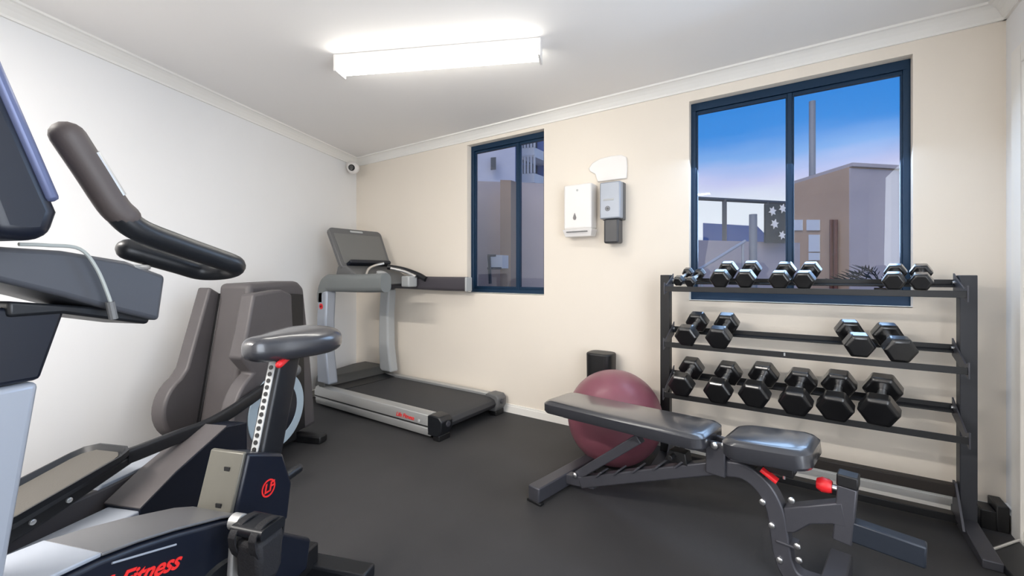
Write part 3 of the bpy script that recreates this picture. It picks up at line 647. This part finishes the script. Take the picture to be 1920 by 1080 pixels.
# ------------------------------------------------------------------ adjustable bench
NF = Frame((-1.08, 2.08), -9.5, -1)      # l > 0 towards the viewer
bn = thing('weight_bench', 'black adjustable weight bench with grey frame in front of the dumbbell rack', 'weight bench', (-.55, 2.0, 0))
def pad(name, a, b, w, t, root, rr=.05):
    """pad whose top centre line runs a->b (s,z)"""
    A = Vector((a[0], a[1])); Bv = Vector((b[0], b[1])); d = (Bv - A).normalized(); n_ = Vector((-d.y, d.x)); Lh = (Bv - A).length
    bm = B(); o = rrect(Lh, w, rr, 6); mid = (A + Bv) / 2; Ls = []
    for off, k in ((-t, .0), (-t, .006), (-t * .85, .0), (-t * .25, .0), (-.004, .012), (0, .028)):
        kk = 0 if off < -.01 and off > -t else k
        r = []
        for u, v in o:
            uu = u - math.copysign(min(abs(u), kk), u); vv = v - math.copysign(min(abs(v), kk), v)
            p = mid + d * uu + n_ * off; r.append(bm.verts.new(NF.P(p.x, vv, p.y)))
        Ls.append(r)
    Ls = Ls[1:]
    k = len(o)
    for P_, Q_ in zip(Ls, Ls[1:]):
        for i in range(k): bm.faces.new([P_[i], P_[(i + 1) % k], Q_[(i + 1) % k], Q_[i]])
    bm.faces.new(Ls[0][::-1]); bm.faces.new(Ls[-1]); return obj(name, bm, M['vinyl'], root)
bl = NF.pix(1052, 747, 0); brt = NF.pix(1338, 808, 0); sl = NF.pix(1366, 806, 0); sr = NF.pix(1530, 834, 0)
print('pads', bl, brt, sl, sr)
bp = pad('back_pad', (bl[0] - .03, bl[1] + .012), (brt[0], brt[1] + .01), .27, .062, bn, .045)
sp_ = pad('seat_pad', (sl[0] + .0, sl[1]), (sr[0], sr[1] + .01), .27, .072, bn, .06)
bm = B(); sweep(bm, [NF.P(bl[0] + .03, 0, bl[1] - .075), NF.P(brt[0] - .02, 0, brt[1] - .075)], rect(.05, .035), lat=NF.n); obj('back_rail', bm, M['dkgrey'], bn, .004)
bm = B(); sweep(bm, [NF.P(sl[0] + .01, 0, sl[1] - .10), NF.P(sr[0] - .06, 0, sr[1] - .10)], rect(.05, .03), lat=NF.n); obj('seat_rail', bm, M['dkgrey'], bn, .004)
main = [NF.pix(a, b) for a, b in ((1092, 903), (1200, 890), (1300, 879), (1345, 874))]
curve = [NF.pix(a, b) for a, b in ((1345, 874), (1395, 880), (1432, 908), (1455, 950), (1464, 1000), (1472, 1045), (1495, 1082))]
bm = B(); sweep(bm, [NF.P(s, 0, z) for s, z in main], rect(.055, .055), lat=NF.n); obj('main_beam', bm, M['dkgrey'], bn, .006)
cc = [NF.P(s, 0, max(z, .03)) for s, z in curve] + [NF.P(curve[-1][0] + .10, 0, .03)]
bm = B(); sweep(bm, cat(cc, 6), rect(.058, .062), lat=NF.n); cv = obj('curved_leg', bm, M['dkgrey'], bn, .006)
for a, b in ((1430, 941), (1447, 985), (1484, 938), (1462, 1050), (1498, 1050), (1495, 1024)):
    s, z = NF.pix(a, b, .03); bm = B(); lathe(bm, NF.P(s, .028, z), NF.n, [(.011, 0), (.011, .007), (.006, .010)], 12); obj('bolt', bm, M['chrome'], cv)
bm = B(); s, z = NF.pix(1480, 1015, 0); fbox(bm, NF, s - .038, s + .028, -.033, .033, z - .006, z + .004); obj('joint_collar', bm, M['dkgrey'], cv, .003)
bm = B(); fbox(bm, NF, -.035, .035, -.25, .25, .012, .085); rf = obj('rear_foot', bm, M['dkgrey'], bn, .006)
for sg in (-1, 1): bm = B(); fbox(bm, NF, -.045, .045, sg * .25 - (.03 if sg > 0 else 0), sg * .25 + (.03 if sg < 0 else 0) , 0, .014); obj('rubber_foot', bm, M['black'], rf, .003)
bm = B(); fx = curve[-1][0] + .1; fbox(bm, NF, fx - .03, fx + .04, -.22, .26, .0, .07); obj('front_foot', bm, M['dkgrey'], bn, .006)
# brace from rear foot to beam and strut to back pad
bm = B(); sweep(bm, [NF.P(-.01, 0, .05), NF.P(main[0][0] + .08, 0, main[0][1] + .02)], rect(.05, .05), lat=NF.n); obj('foot_brace', bm, M['dkgrey'], bn, .004)
for q in ((1050, 907), (1078, 891)):
    s, z = NF.pix(*q, .03); bm = B(); lathe(bm, NF.P(s, .028, z), NF.n, [(.013, 0), (.013, .007), (.007, .011)], 12); obj('bolt', bm, M['chrome'], rf)
st0 = NF.pix(1085, 890); st1 = NF.pix(1165, 832)
bm = B(); sweep(bm, [NF.P(*(st0[0], 0, st0[1])), NF.P(st1[0] + .10, 0, st1[1] + .055)], rect(.045, .045), lat=NF.n); obj('support_strut', bm, M['dkgrey'], bn, .005)
for k_ in range(5):
    bm = B(); f = .14 + .15 * k_; i = main[0]; j = main[3]; s = i[0] + (j[0] - i[0]) * f; z = i[1] + (j[1] - i[1]) * f + .025
    prism(bm, NF, [(s, z), (s + .012, z), (s + .045, z + .035), (s + .036, z + .038)], -.035, .035)
    obj('ladder_notch', bm, M['dkgrey'], bn, .002)
bm = B(); s, z = NF.pix(1268, 850, 0); tube(bm, [NF.P(s, -.07, z), NF.P(s, .07, z)], .012, 10); prism(bm, NF, [(s - .04, z - .03), (s + .06, z - .03), (s + .05, z + .02), (s - .02, z + .02)], -.03, .03); obj('ladder_pin', bm, M['black'], bn, .003)
# hinge posts
bm = B(); s, z = NF.pix(1349, 862, 0)
for l0 in (-.045, .03): fbox(bm, NF, s - .04, s + .035, l0, l0 + .015, z - .05, z + .085)
hg = obj('hinge_bracket', bm, M['dkgrey'], bn, .004)
for q in ((1340, 835), (1358, 836)):
    s2, z2 = NF.pix(*q, .045); bm = B(); lathe(bm, NF.P(s2, .045, z2), NF.n, [(.014, 0), (.014, .008), (.007, .012)], 12); obj('bolt', bm, M['chrome'], hg)
# seat post, red knobs
s, z = NF.pix(1462, 872, 0); bm = B(); fbox(bm, NF, s - .05, s + .05, -.035, .035, z - .025, z + .02); prism(bm, NF, [(s - .06, z - .0), (s - .10, z - .06), (s - .06, z - .07), (s + .0, z - .0)], -.02, .02); obj('seat_bracket', bm, M['black'], bn, .004)
s, z = NF.pix(1445, 893, .04); bm = B(); sweep(bm, [NF.P(s - .03, .04, z + .018), NF.P(s + .022, .04, z - .012)], rrect(.035, .016, .006, 2), lat=NF.n); obj('seat_knob', bm, M['red'], bn)
s, z = NF.pix(1470, 898, .02); bm = B(); tube(bm, [NF.P(s, .02, z + .04), NF.P(s, .02, z)], .005, 8); obj('pull_pin', bm, M['chrome'], bn)
# leg hold arm
lh = px(NF, [(1468, 952), (1580, 942), (1590, 992), (1560, 984), (1520, 984), (1490, 1000), (1472, 1000)], .028)
fprism('leg_hold_plate', NF, lh, -.028, .028, M['dkgrey'], bn, .006)
tp_ = NF.pix(1588, 893, .03); tb_ = NF.pix(1580, 1020, .03)
bm = B(); sweep(bm, [NF.P(tb_[0] - .003, 0, tb_[1]), NF.P(tp_[0], 0, tp_[1] - .04)], rect(.055, .055), lat=NF.n); vt = obj('leg_hold_tube', bm, M['dkgrey'], bn, .005)
bm = B(); sweep(bm, [NF.P(tp_[0], 0, tp_[1] - .042), NF.P(tp_[0] + .001, 0, tp_[1])], rect(.06, .06), lat=NF.n); obj('tube_cap', bm, M['black'], vt, .005)
s, z = NF.pix(1550, 917, .03); bm = B(); lathe(bm, NF.P(s + .012, .0, z), -NF.d, [(.02, 0), (.024, .01), (.026, .03), (.018, .045), (.004, .047)], 14); obj('adjust_knob', bm, M['red'], bn)
bm = B(); tube(bm, [NF.P(s, .0, z), NF.P(tp_[0], 0, z)], .008, 10); obj('knob_pin', bm, M['chrome'], bn)
q0 = NF.pix(1600, 1003, .03); q1 = NF.pix(1738, 1050, .03)
print('bar', q0, q1)
bm = B(); sweep(bm, [NF.P(q0[0] - .03, 0, q0[1] + .005), NF.P(q1[0], 0, q1[1])], rect(.05, .07), lat=NF.n); obj('lower_arm', bm, mat('blue_black_paint', (42, 48, 58), .4, metal=.3), bn, .006)

# ------------------------------------------------------------------ exercise ball, bin
bc = atd(1152, 790, 2.61)
bm = B(); ball(bm, (bc.x, bc.y, .281), .281, n=32)
eb = obj('exercise_ball', bm, M['ball'], None); tag(eb, 'large maroon exercise ball on the floor behind the weight bench', 'exercise ball')
bp0 = onY(1127, 658, 2.84)
bm = B(); w_ = .088; Hb = .60
sec = rrect(w_ * 2, .15, .05, 5)
A = [bm.verts.new((bp0.x + u, 2.842 + v, 0)) for u, v in sec]; Bq = [bm.verts.new((bp0.x + u * 1.08, 2.842 + v * 1.05, Hb)) for u, v in sec]; bm.faces.new(A[::-1]); bm.faces.new(Bq)
for i in range(len(sec)): bm.faces.new([A[i], A[(i + 1) % len(sec)], Bq[(i + 1) % len(sec)], Bq[i]])
wb = obj('waste_bin', bm, M['black'], None, .012, seg=3); tag(wb, 'tall slim black bin against the back wall behind the maroon ball', 'bin')

# ------------------------------------------------------------------ dumbbell rack
rk = thing('dumbbell_rack', 'black three tier metal dumbbell rack below the large window', 'dumbbell rack', (-.06, 2.7, 0))
RXL, RXR = -.715, .60
for sg, x in ((-1, RXL), (1, RXR)):
    bm = B(); box(bm, x - .028, x + .028, 2.72, 2.78, .05, 1.142); pp = obj('post', bm, M['black'] if sg < 0 else mat('charcoal_post', (46, 48, 54), .45, bump=.05), rk, .003)
    bm = B()
    hexa(bm, [(x - .03, 2.42, .0), (x + .03, 2.42, .0), (x + .03, 2.86, .0), (x - .03, 2.86, .0), (x - .03, 2.42, .035), (x + .03, 2.42, .035), (x + .03, 2.86, .06), (x - .03, 2.86, .06)]); obj('foot', bm, M['dkgrey'], rk, .004)
    bm = B(); xi = x - sg * .036
    prism(bm, Frame((xi, 0), 90), [(2.62, .04), (2.78, .04), (2.78, .20), (2.74, .20)], -.004, .004); obj('gusset', bm, M['dkgrey'], pp)
shelves = [(1.064, 2.60, 1.106, 2.765), (.742, 2.585, .805, 2.785), (.452, 2.575, .530, 2.785)]
def bolt_at(p, ax, root): bm = B(); lathe(bm, p, ax, [(.008, 0), (.008, .006), (.004, .008)], 10); obj('bolt', bm, M['chrome'], root)
for zf, yf, zb, yb in shelves:
    for z, y, tilt in ((zf, yf, -1), (zb, yb, 1)):
        bm = B(); pts = [(y - .02, z - .018), (y + .02, z - .010), (y + .02, z - .004), (y - .014, z - .012), (y - .014, z + .012), (y - .02, z + .012)]
        if tilt > 0: pts = [(y - .02, z - .012), (y + .014, z - .006), (y + .014, z + .016), (y + .02, z + .016), (y + .02, z - .014), (y - .02, z - .02)]
        FX = Frame((RXL + .03, 0), 90); prism(bm, FX, pts, 0, -(RXR - RXL - .06)); br_ = obj('shelf_bar', bm, M['black'], rk, .0015)
    for sg, x in ((1, RXL + .034), (-1, RXR - .034)):
        bm = B(); prism(bm, Frame((x, 0), 90), [(yf - .025, zf - .035), (yb + .02, zb - .035), (yb + .02, zb + .045), (yb - .01, zb + .03), (yf + .02, zf + .02), (yf - .025, zf + .035)], -.003, .003)
        sb_ = obj('shelf_bracket', bm, M['dkgrey'], rk, .001)
        for y, z in ((yf, zf), (yb, zb)): bolt_at((x + sg * .003, y, z + .002), (sg, 0, 0), sb_)
bm = B(); box(bm, RXL + .03, RXR - .03, 2.74, 2.79, .135, .185); obj('lower_crossbar', bm, mat('brown_black_bar', (36, 30, 26), .5), rk, .003)
bm = B(); box(bm, RXL + .03, RXR - .03, 2.735, 2.785, .02, .055); obj('floor_crossbar', bm, M['black'], rk, .003)
bm = B(); box(bm, -.09, -.083, shelves[1][1] - .0215, shelves[1][1] - .0195, .735, .75); obj('bar_joint', bm, M['lgrey'], rk)

# ------------------------------------------------------------------ dumbbells (prototype: head radius .06, head centres .19 apart along Y)
def make_dumbbell(name, label, m, group, chamfer=.012, hr=.013):
    r = bpy.data.objects.new(name, None); COL.objects.link(r); r.empty_display_size = .03
    r['label'] = label; r['category'] = 'dumbbell'; r['group'] = group; r['_w'] = (0, 0, 0)
    for sg in (-1, 1):
        bm = B(); rings = []
        for rad, y in ((.060 - chamfer, -.036), (.060, -.036 + chamfer * .8), (.060, .036 - chamfer * .8), (.060 - chamfer, .036)):
            rings.append([bm.verts.new((rad * math.cos(R(60 * i)), sg * .095 + y, rad * math.sin(R(60 * i)))) for i in range(6)])
        for A, Bq in zip(rings, rings[1:]):
            for i in range(6): bm.faces.new([A[i], A[(i + 1) % 6], Bq[(i + 1) % 6], Bq[i]])
        bm.faces.new(rings[0][::-1]); bm.faces.new(rings[-1])
        obj('head', bm, m, r, .004, seg=2)
    bm = B(); lathe(bm, (0, -.062, 0), (0, 1, 0), [(.014, 0), (hr, .012), (hr + .003, .045), (hr + .004, .062), (hr + .003, .079), (hr, .112), (.014, .124)], 18); obj('handle', bm, M['chrome'], r)
    return r
def dup(root):
    r = root.copy(); COL.objects.link(r)
    for ch in list(root.children): c = ch.copy(); COL.objects.link(c); c.parent = r
    return r
TOP = 'black hex dumbbells on the top shelf'; MID = 'black hex dumbbells on the middle shelf'; BOT = 'black hex dumbbells on the bottom shelf'
proto = make_dumbbell('hex_dumbbell', '', M['rubber'], TOP)
# (front head px, back head px, front Y, centre spacing, head width m, label, group)
DB = [
    ((1351, 522), (1365, 506), 2.60, .155, .108, 'black hex dumbbell on top shelf, first after the two small chrome-handled ones', TOP),
    ((1398, 522), (1409, 505), 2.60, .155, .104, 'second black hex dumbbell on top shelf, close beside the first', TOP),
    ((1462, 524), (1473, 507), 2.60, .155, .102, 'third black hex dumbbell on top shelf, left one of the middle pair', TOP),
    ((1508, 524), (1520, 507), 2.60, .155, .098, 'fourth black hex dumbbell on top shelf, right one of the middle pair', TOP),
    ((1676, 526), (1679, 510), 2.60, .155, .088, 'black hex dumbbell on top shelf in front of the window frame corner', TOP),
    ((1727, 527), (1727, 510), 2.60, .155, .084, 'rightmost black hex dumbbell on top shelf nearest the right post', TOP),
    ((1288, 628), (1308, 603), 2.575, .18, .128, 'leftmost hex dumbbell on middle shelf beside the left post', MID),
    ((1348, 632), (1363, 606), 2.575, .18, .134, 'second hex dumbbell from the left on the middle shelf', MID),
    ((1610, 646), (1592, 620), 2.575, .18, .122, 'hex dumbbell on middle shelf, left one of the right-hand pair', MID),
    ((1686, 654), (1663, 627), 2.575, .18, .124, 'hex dumbbell on middle shelf, right one of the right-hand pair', MID),
    ((1278, 720), (1297, 690), 2.555, .19, .136, 'leftmost hex dumbbell on bottom shelf beside the left post', BOT),
    ((1347, 732), (1366, 699), 2.555, .19, .140, 'second hex dumbbell from the left on the bottom shelf', BOT),
    ((1415, 738), (1432, 702), 2.555, .19, .144, 'third hex dumbbell from the left on the bottom shelf', BOT),
    ((1492, 752), (1502, 714), 2.555, .19, .142, 'third hex dumbbell from the right on the bottom shelf', BOT),
    ((1566, 761), (1573, 719), 2.555, .19, .144, 'second hex dumbbell from the right on the bottom shelf', BOT),
    ((1648, 768), (1655, 728), 2.555, .19, .148, 'rightmost and largest hex dumbbell on the bottom shelf', BOT),
]
def place(o, f, b, yf, gap, wid, lab, grp):
    A = onY(f[0], f[1], yf); Bv = onY(b[0], b[1], yf + gap)
    shelf = {TOP: 0, MID: 1, BOT: 2}.get(grp, 0); zf, ysf, zb, ysb = shelves[shelf]
    fl = wid * .433          # half the distance across flats
    # the heads rest on the two bars
    d = Bv - A; yax = d.normalized(); xax = yax.cross(Vector((0, 0, 1))).normalized(); zax = xax.cross(yax)
    mid = (A + Bv) / 2
    k = wid / .12 * (1.05 if grp == BOT else 1.0); ky = d.length / .19
    o.matrix_world = Matrix.Translation(mid) @ Matrix((xax, yax, zax)).transposed().to_4x4() @ Matrix.Diagonal((k, ky, k, 1))
    o['label'] = lab; o['group'] = grp
    print(lab[:30], 'z', round(A.z, 3), round(Bv.z, 3), 'bottoms', round(A.z - fl, 3), round(Bv.z - fl, 3), 'bars', zf, zb, 'x', round(A.x, 3), round(Bv.x, 3))
for i, a in enumerate(DB):
    o = proto if i == 0 else dup(proto)
    place(o, *a)
SM = 'small chrome-handled dumbbells'
sp1 = make_dumbbell('hex_dumbbell', '', M['rubber'], SM, .016, .017)
place(sp1, (1273, 526), (1290, 511), 2.60, .13, .062, 'small chrome-handled dumbbell at the left end of the top shelf, nearest the post', SM)
sp2 = dup(sp1)
place(sp2, (1295, 528), (1312, 513), 2.60, .13, .062, 'second small chrome-handled dumbbell on top shelf, right of its twin', SM)

# ------------------------------------------------------------------ corner items
bm = B()
box(bm, .655, .705, 2.80, 2.90, 0, .085); box(bm, .705, .745, 2.80, 2.92, 0, .115)
tag(obj('stepped_block', bm, M['black'], None, .004), 'small black stepped block on the floor between rack post and right wall', 'block')
mt_ = thing('step_platform', 'low black platform with bright metal edge at the lower right corner', 'step platform', (.68, 2.5, 0))
a1 = onZ(1858, 1032, .03); a2 = onZ(1925, 1017, .03)
bm = B(); P0 = [(a1.x, a1.y), (a2.x - .02, a2.y), (.752, 2.45), (.70, 2.18), (.65, 2.20)]
A = [bm.verts.new((x, y, 0)) for x, y in P0]; Bq = [bm.verts.new((x, y, .028)) for x, y in P0]; bm.faces.new(A[::-1]); bm.faces.new(Bq)
for i in range(5): bm.faces.new([A[i], A[(i + 1) % 5], Bq[(i + 1) % 5], Bq[i]])
obj('platform', bm, M['blackplastic'], mt_, .004)
bm = B(); tube(bm, [(a1.x, a1.y, .032), (a2.x - .022, a2.y, .032)], .006, 8); obj('metal_edge', bm, M['chrome'], mt_)

# ------------------------------------------------------------------ outside
bm = B(); box(bm, -40, 40, D + T + .01, 60, -.5, -.4); g_ = struct('ground_outside', bm, M['patio'])
def up(p, z0, z1): return [(p.x, p.y, z0), (p.x, p.y, z1)]
def block(name, corners, z0, z1, m, root=None, bev=0):
    bm = B(); A = [bm.verts.new((c.x, c.y, z0)) for c in corners]; Bq = [bm.verts.new((c.x, c.y, z1)) for c in corners]; bm.faces.new(A[::-1]); bm.faces.new(Bq)
    for i in range(len(A)): bm.faces.new([A[i], A[(i + 1) % len(A)], Bq[(i + 1) % len(A)], Bq[i]])
    return obj(name, bm, m, root, bev, smooth=False)
# rendered block to the right of the mullion
dA = 6.0; A_ = atd(1592, 313, dA); B_ = atd(1478, 345, dA * 201 / 166); C_ = atd(1740, 320, dA * 201 / 193)
zt = A_.z; Dn = B_ + (C_ - A_)
hs_ = thing('rendered_building', 'taupe rendered flat-roofed building seen through the right pane of the large window', 'building', (A_.x, A_.y, -.4))
block('taupe_walls', [A_, B_, Dn, C_], -.4, zt, M['brown'], hs_)
inn = Vector(((C_ - A_).y, -(C_ - A_).x, 0)).normalized()
if inn.dot(-A_) < 0: inn = -inn
block('lilac_face', [A_ + inn * .02, C_ + inn * .02, C_, A_], -.4, zt - .02, M['lav'], hs_)
block('roof_edge', [A_ + inn * .05, B_ + inn * .03, Dn, C_ + inn * .05], zt, zt + .05, M['lav'], hs_)
lf = (B_ - A_); lfn = Vector((lf.y, -lf.x, 0)).normalized()
if lfn.dot(-A_) < 0: lfn = -lfn
def onplane(px_, py_, p0, n): r = ray(px_, py_); t = (p0 - CAMV).dot(n) / r.dot(n); return CAMV + r * t
for x0_, y0_, x1_, y1_ in ((1488, 412, 1504, 432), (1512, 412, 1536, 432), (1516, 440, 1536, 472), (1516, 474, 1536, 488)):
    c = [onplane(*q, A_ + lfn * .02, lfn) for q in ((x0_, y0_), (x1_, y0_), (x1_, y1_), (x0_, y1_))]
    bm = B(); v = [bm.verts.new(p) for p in c]; w = [bm.verts.new(p - lfn * .015) for p in c]; bm.faces.new(v); bm.faces.new(w[::-1])
    for i in range(4): bm.faces.new([v[i], w[i], w[(i + 1) % 4], v[(i + 1) % 4]])
    obj('window', bm, M['pane'], hs_, smooth=False)
for x_ in (1559, 1567):
    t_ = onplane(x_, 412, A_ + lfn * .05, lfn); bm = B(); tube(bm, [t_, (t_.x, t_.y, -.3)], .025, 8); obj('drain_pipe', bm, mat('brown_pipe', (96, 60, 52), .5), hs_)
pp = atd(1523, 190, 7.6); bm = B(); tube(bm, [(pp.x, pp.y, -.4), tuple(pp)], .05, 12)
tag(obj('flue_pole', bm, M['steelpost'], None), 'tall grey pole rising above the taupe building outside', 'pole')
# terrace wall, screen, railing left of the mullion
d1 = 5.2
tA_, tB_ = atd(1290, 455, d1), atd(1500, 455, d1 + .5)
off = Vector((-.1, .5, 0))
zwl = atd(1400, 452, d1 + .2).z
g2 = block('terrace_wall', [tA_, tB_, tB_ + off, tA_ + off], -.4, zwl, M['lav']); tag(g2, 'low lilac-grey terrace wall outside the large window', 'wall')
rl = thing('terrace_railing', 'dark metal railing on the terrace seen through the left pane', 'railing', (tA_.x, tA_.y, zwl))
r0, r1 = atd(1290, 371, d1 + .3), atd(1484, 380, d1 + .6)
r1.z = r0.z - .02
bm = B(); tube(bm, [r0, r1], .025, 8); obj('top_rail', bm, M['slate'], rl)
for x_ in (1356, 1436):
    f = (x_ - 1290) / 194; a = r0.lerp(r1, f); bm = B(); box(bm, a.x - .025, a.x + .025, a.y - .025, a.y + .025, zwl - .02, a.z); obj('railing_post', bm, M['slate'], rl)
gp = atd(1412, 402, d1 - .25); bm = B(); tube(bm, [(gp.x, gp.y, -.4), tuple(gp)], .042, 12); tag(obj('bollard_post', bm, M['steelpost'], None), 'grey round post standing before the terrace wall outside', 'post')
sp0, sp1_ = atd(1436, 382, d1 + .2), atd(1482, 382, d1 + .3)
ps = thing('privacy_screen', 'dark screen with white star cutouts beside the window mullion outside', 'screen', (sp0.x, sp0.y, zwl))
ns = Vector((sp1_.y - sp0.y, -(sp1_.x - sp0.x), 0)).normalized()
if ns.dot(-sp0) < 0: ns = -ns
block('screen_panel', [sp0, sp1_, sp1_ - ns * .03, sp0 - ns * .03], zwl - .02, sp0.z, M['panelglass'], ps)
rr_ = (sp1_ - sp0); rr_.z = 0; rr_.normalize()
for x_, y_, rad in ((1449, 396, .062), (1468, 391, .062), (1453, 420, .066), (1467, 441, .058)):
    c = onplane(x_, y_, sp0 + ns * .012, ns); bm = B()
    vs = []
    for i in range(12):
        a = R(30 * i + 15); r_ = rad if i % 2 == 0 else rad * .5; vs.append(c + rr_ * math.cos(a) * r_ + Vector((0, 0, math.sin(a) * r_)))
    v = [bm.verts.new(p) for p in vs]; w = [bm.verts.new(p - ns * .008) for p in vs]; bm.faces.new(v); bm.faces.new(w[::-1])
    for i in range(12): bm.faces.new([v[i], w[i], w[(i + 1) % 12], v[(i + 1) % 12]])
    obj('star', bm, M['white'], ps, smooth=False)
ba, bb = atd(1318, 418, 9.0), atd(1420, 414, 9.6)
tag(block('distant_building', [ba, bb, bb + Vector((0, 3, 0)), ba + Vector((0, 3, 0))], -.4, ba.z, M['bluef']), 'distant low blue building beyond the terrace railing', 'building')
h0_, h1_ = atd(1300, 512, 4.6), atd(1397, 452, 4.9)
bm = B(); tube(bm, [h0_, h1_], .018, 8)
for f in (.15, .95): p = h0_.lerp(h1_, f); tube(bm, [p, (p.x, p.y, -.4)], .014, 8)
tag(obj('stair_handrail', bm, M['silver'], None), 'sloping pale stair handrail outside the left pane', 'handrail')
# palm
pc = atd(1652, 540, 4.0)
pm = thing('potted_palm', 'dark spiky palm fronds outside at the foot of the large window', 'palm', (pc.x, pc.y, -.4))
bm = B(); lathe(bm, (pc.x, pc.y, -.4), (0, 0, 1), [(.10, 0), (.11, .3), (.07, 1.0), (.05, 1.42)], 14); obj('trunk', bm, mat('palm_trunk', (60, 50, 40), .9, bump=.5, bscale=60), pm)
for i in range(8):
    a = R(i * 45 + 5 + random.uniform(-8, 8)); el_ = random.uniform(.5, 1.1); Lf = random.uniform(.30, .40); bm = B()
    dv_ = Vector((math.cos(a), math.sin(a), 0)); base_ = Vector((pc.x, pc.y, 1.02)); pts = [base_ + dv_ * Lf * t + Vector((0, 0, el_ * Lf * (1.5 * t - 1.3 * t * t))) for t in [k / 8 for k in range(9)]]
    tube(bm, pts, .005, 5)
    sd_ = dv_.cross(Vector((0, 0, 1)))
    for k in range(2, 9):
        for sg in (-1, 1):
            p = pts[k]; q = p + sd_ * sg * .055 + dv_ * .10 + Vector((0, 0, .05)); m_ = (p + q) / 2
            v = [bm.verts.new(x) for x in (p, m_ + dv_ * .012, q, m_ - dv_ * .012)]; w = [bm.verts.new(x.co + Vector((0, 0, .003))) for x in v]
            bm.faces.new(v); bm.faces.new(w[::-1])
            for j in range(4): bm.faces.new([v[j], w[j], w[(j + 1) % 4], v[(j + 1) % 4]])
    obj('frond', bm, M['frond'], pm, smooth=False)
# outside the small window
d2 = 4.9
wa, wb_ = atd(860, 352, d2), atd(1060, 345, d2 + .2)
gw = thing('garden_wall', 'tall taupe boundary wall outside the small window', 'wall', (wa.x, wa.y, -.4))
zg = atd(930, 340, d2 + .05).z
block('wall_face', [wa, wb_, wb_ + Vector((0, .3, 0)), wa + Vector((0, .3, 0))], -.4, zg, M['boundary'], gw)
ca, cb_ = atd(938, 345, d2 - .12), atd(958, 345, d2 - .10)
block('pier', [ca, cb_, cb_ + Vector((0, .15, 0)), ca + Vector((0, .15, 0))], -.4, zg - .02, M['brown'], gw)
ma_, mb_ = atd(914, 478, d2 - .25), atd(942, 478, d2 - .2)
mb = thing('meter_box', 'small white meter box with dark pipe on the wall outside the small window', 'meter box', (ma_.x, ma_.y, 1))
block('box_body', [ma_, mb_, mb_ + Vector((0, .12, 0)), ma_ + Vector((0, .12, 0))], atd(920, 503, d2 - .25).z, ma_.z, M['white'], mb)
bm = B(); t_ = atd(917, 480, d2 - .27); tube(bm, [t_, atd(919, 532, d2 - .27)], .018, 8); tube(bm, [atd(914, 503, d2 - .27), atd(940, 503, d2 - .22)], .012, 8); tube(bm, [atd(914, 479, d2 - .27), atd(930, 479, d2 - .27)], .012, 8); obj('pipe', bm, M['slate'], mb)
pa, pb = atd(850, 300, 9.0), atd(966, 300, 9.4)
ph = thing('pale_apartment_building', 'pale lilac apartment wall with one small dark window, beyond the garden wall', 'building', (pa.x, pa.y, -.4))
block('facade', [pa, pb, atd(966, 300, 10.6), atd(850, 300, 10.2)], -.4, 7, M['cloud'], ph)
q = [atd(x, y, 9.1) for x, y in ((920, 296), (930, 295), (930, 318), (920, 319))]
bm = B(); v = [bm.verts.new(p) for p in q]; w = [bm.verts.new(p * 1.006) for p in q]; bm.faces.new(v); bm.faces.new(w[::-1])
for i in range(4): bm.faces.new([v[i], w[i], w[(i + 1) % 4], v[(i + 1) % 4]])
obj('window', bm, M['slate'], ph, smooth=False)
fa, fb_ = atd(950, 300, 11.6), atd(1060, 300, 11.2)
bh = thing('blue_apartment_building', 'blue apartment block with white balconies, beyond the garden wall', 'building', (fa.x, fa.y, -.4))
block('facade', [fa, fb_, fb_ + Vector((.0, 4, 0)), fa + Vector((0, 4, 0))], -.4, 8, M['bluef'], bh)
for yy in (292, 340):
    b0, b1 = atd(972, yy, 10.6), atd(1002, yy - 2, 10.5)
    block('balcony_slab', [b0, b1, b1 + Vector((0, 1, 0)), b0 + Vector((0, 1, 0))], b0.z - .05, b0.z + .18, M['white'], bh)
    bm = B()
    for k in range(6): p = b0.lerp(b1, k / 5); box(bm, p.x - .02, p.x + .02, p.y - .02, p.y + .02, p.z + .18, p.z + .62)
    tube(bm, [b0 + Vector((0, 0, .62)), b1 + Vector((0, 0, .62))], .025, 6); obj('balcony_rail', bm, M['white'], bh)
    c0_, c1_ = atd(975, yy - 20, 11.25), atd(1000, yy - 21, 11.2)
    block('balcony_door', [c0_, c1_, c1_ + Vector((0, .2, 0)), c0_ + Vector((0, .2, 0))], c0_.z - .45, c0_.z + .15, M['slate'], bh)
# tidy helper properties
for o in bpy.data.objects:
    if '_w' in o: del o['_w']
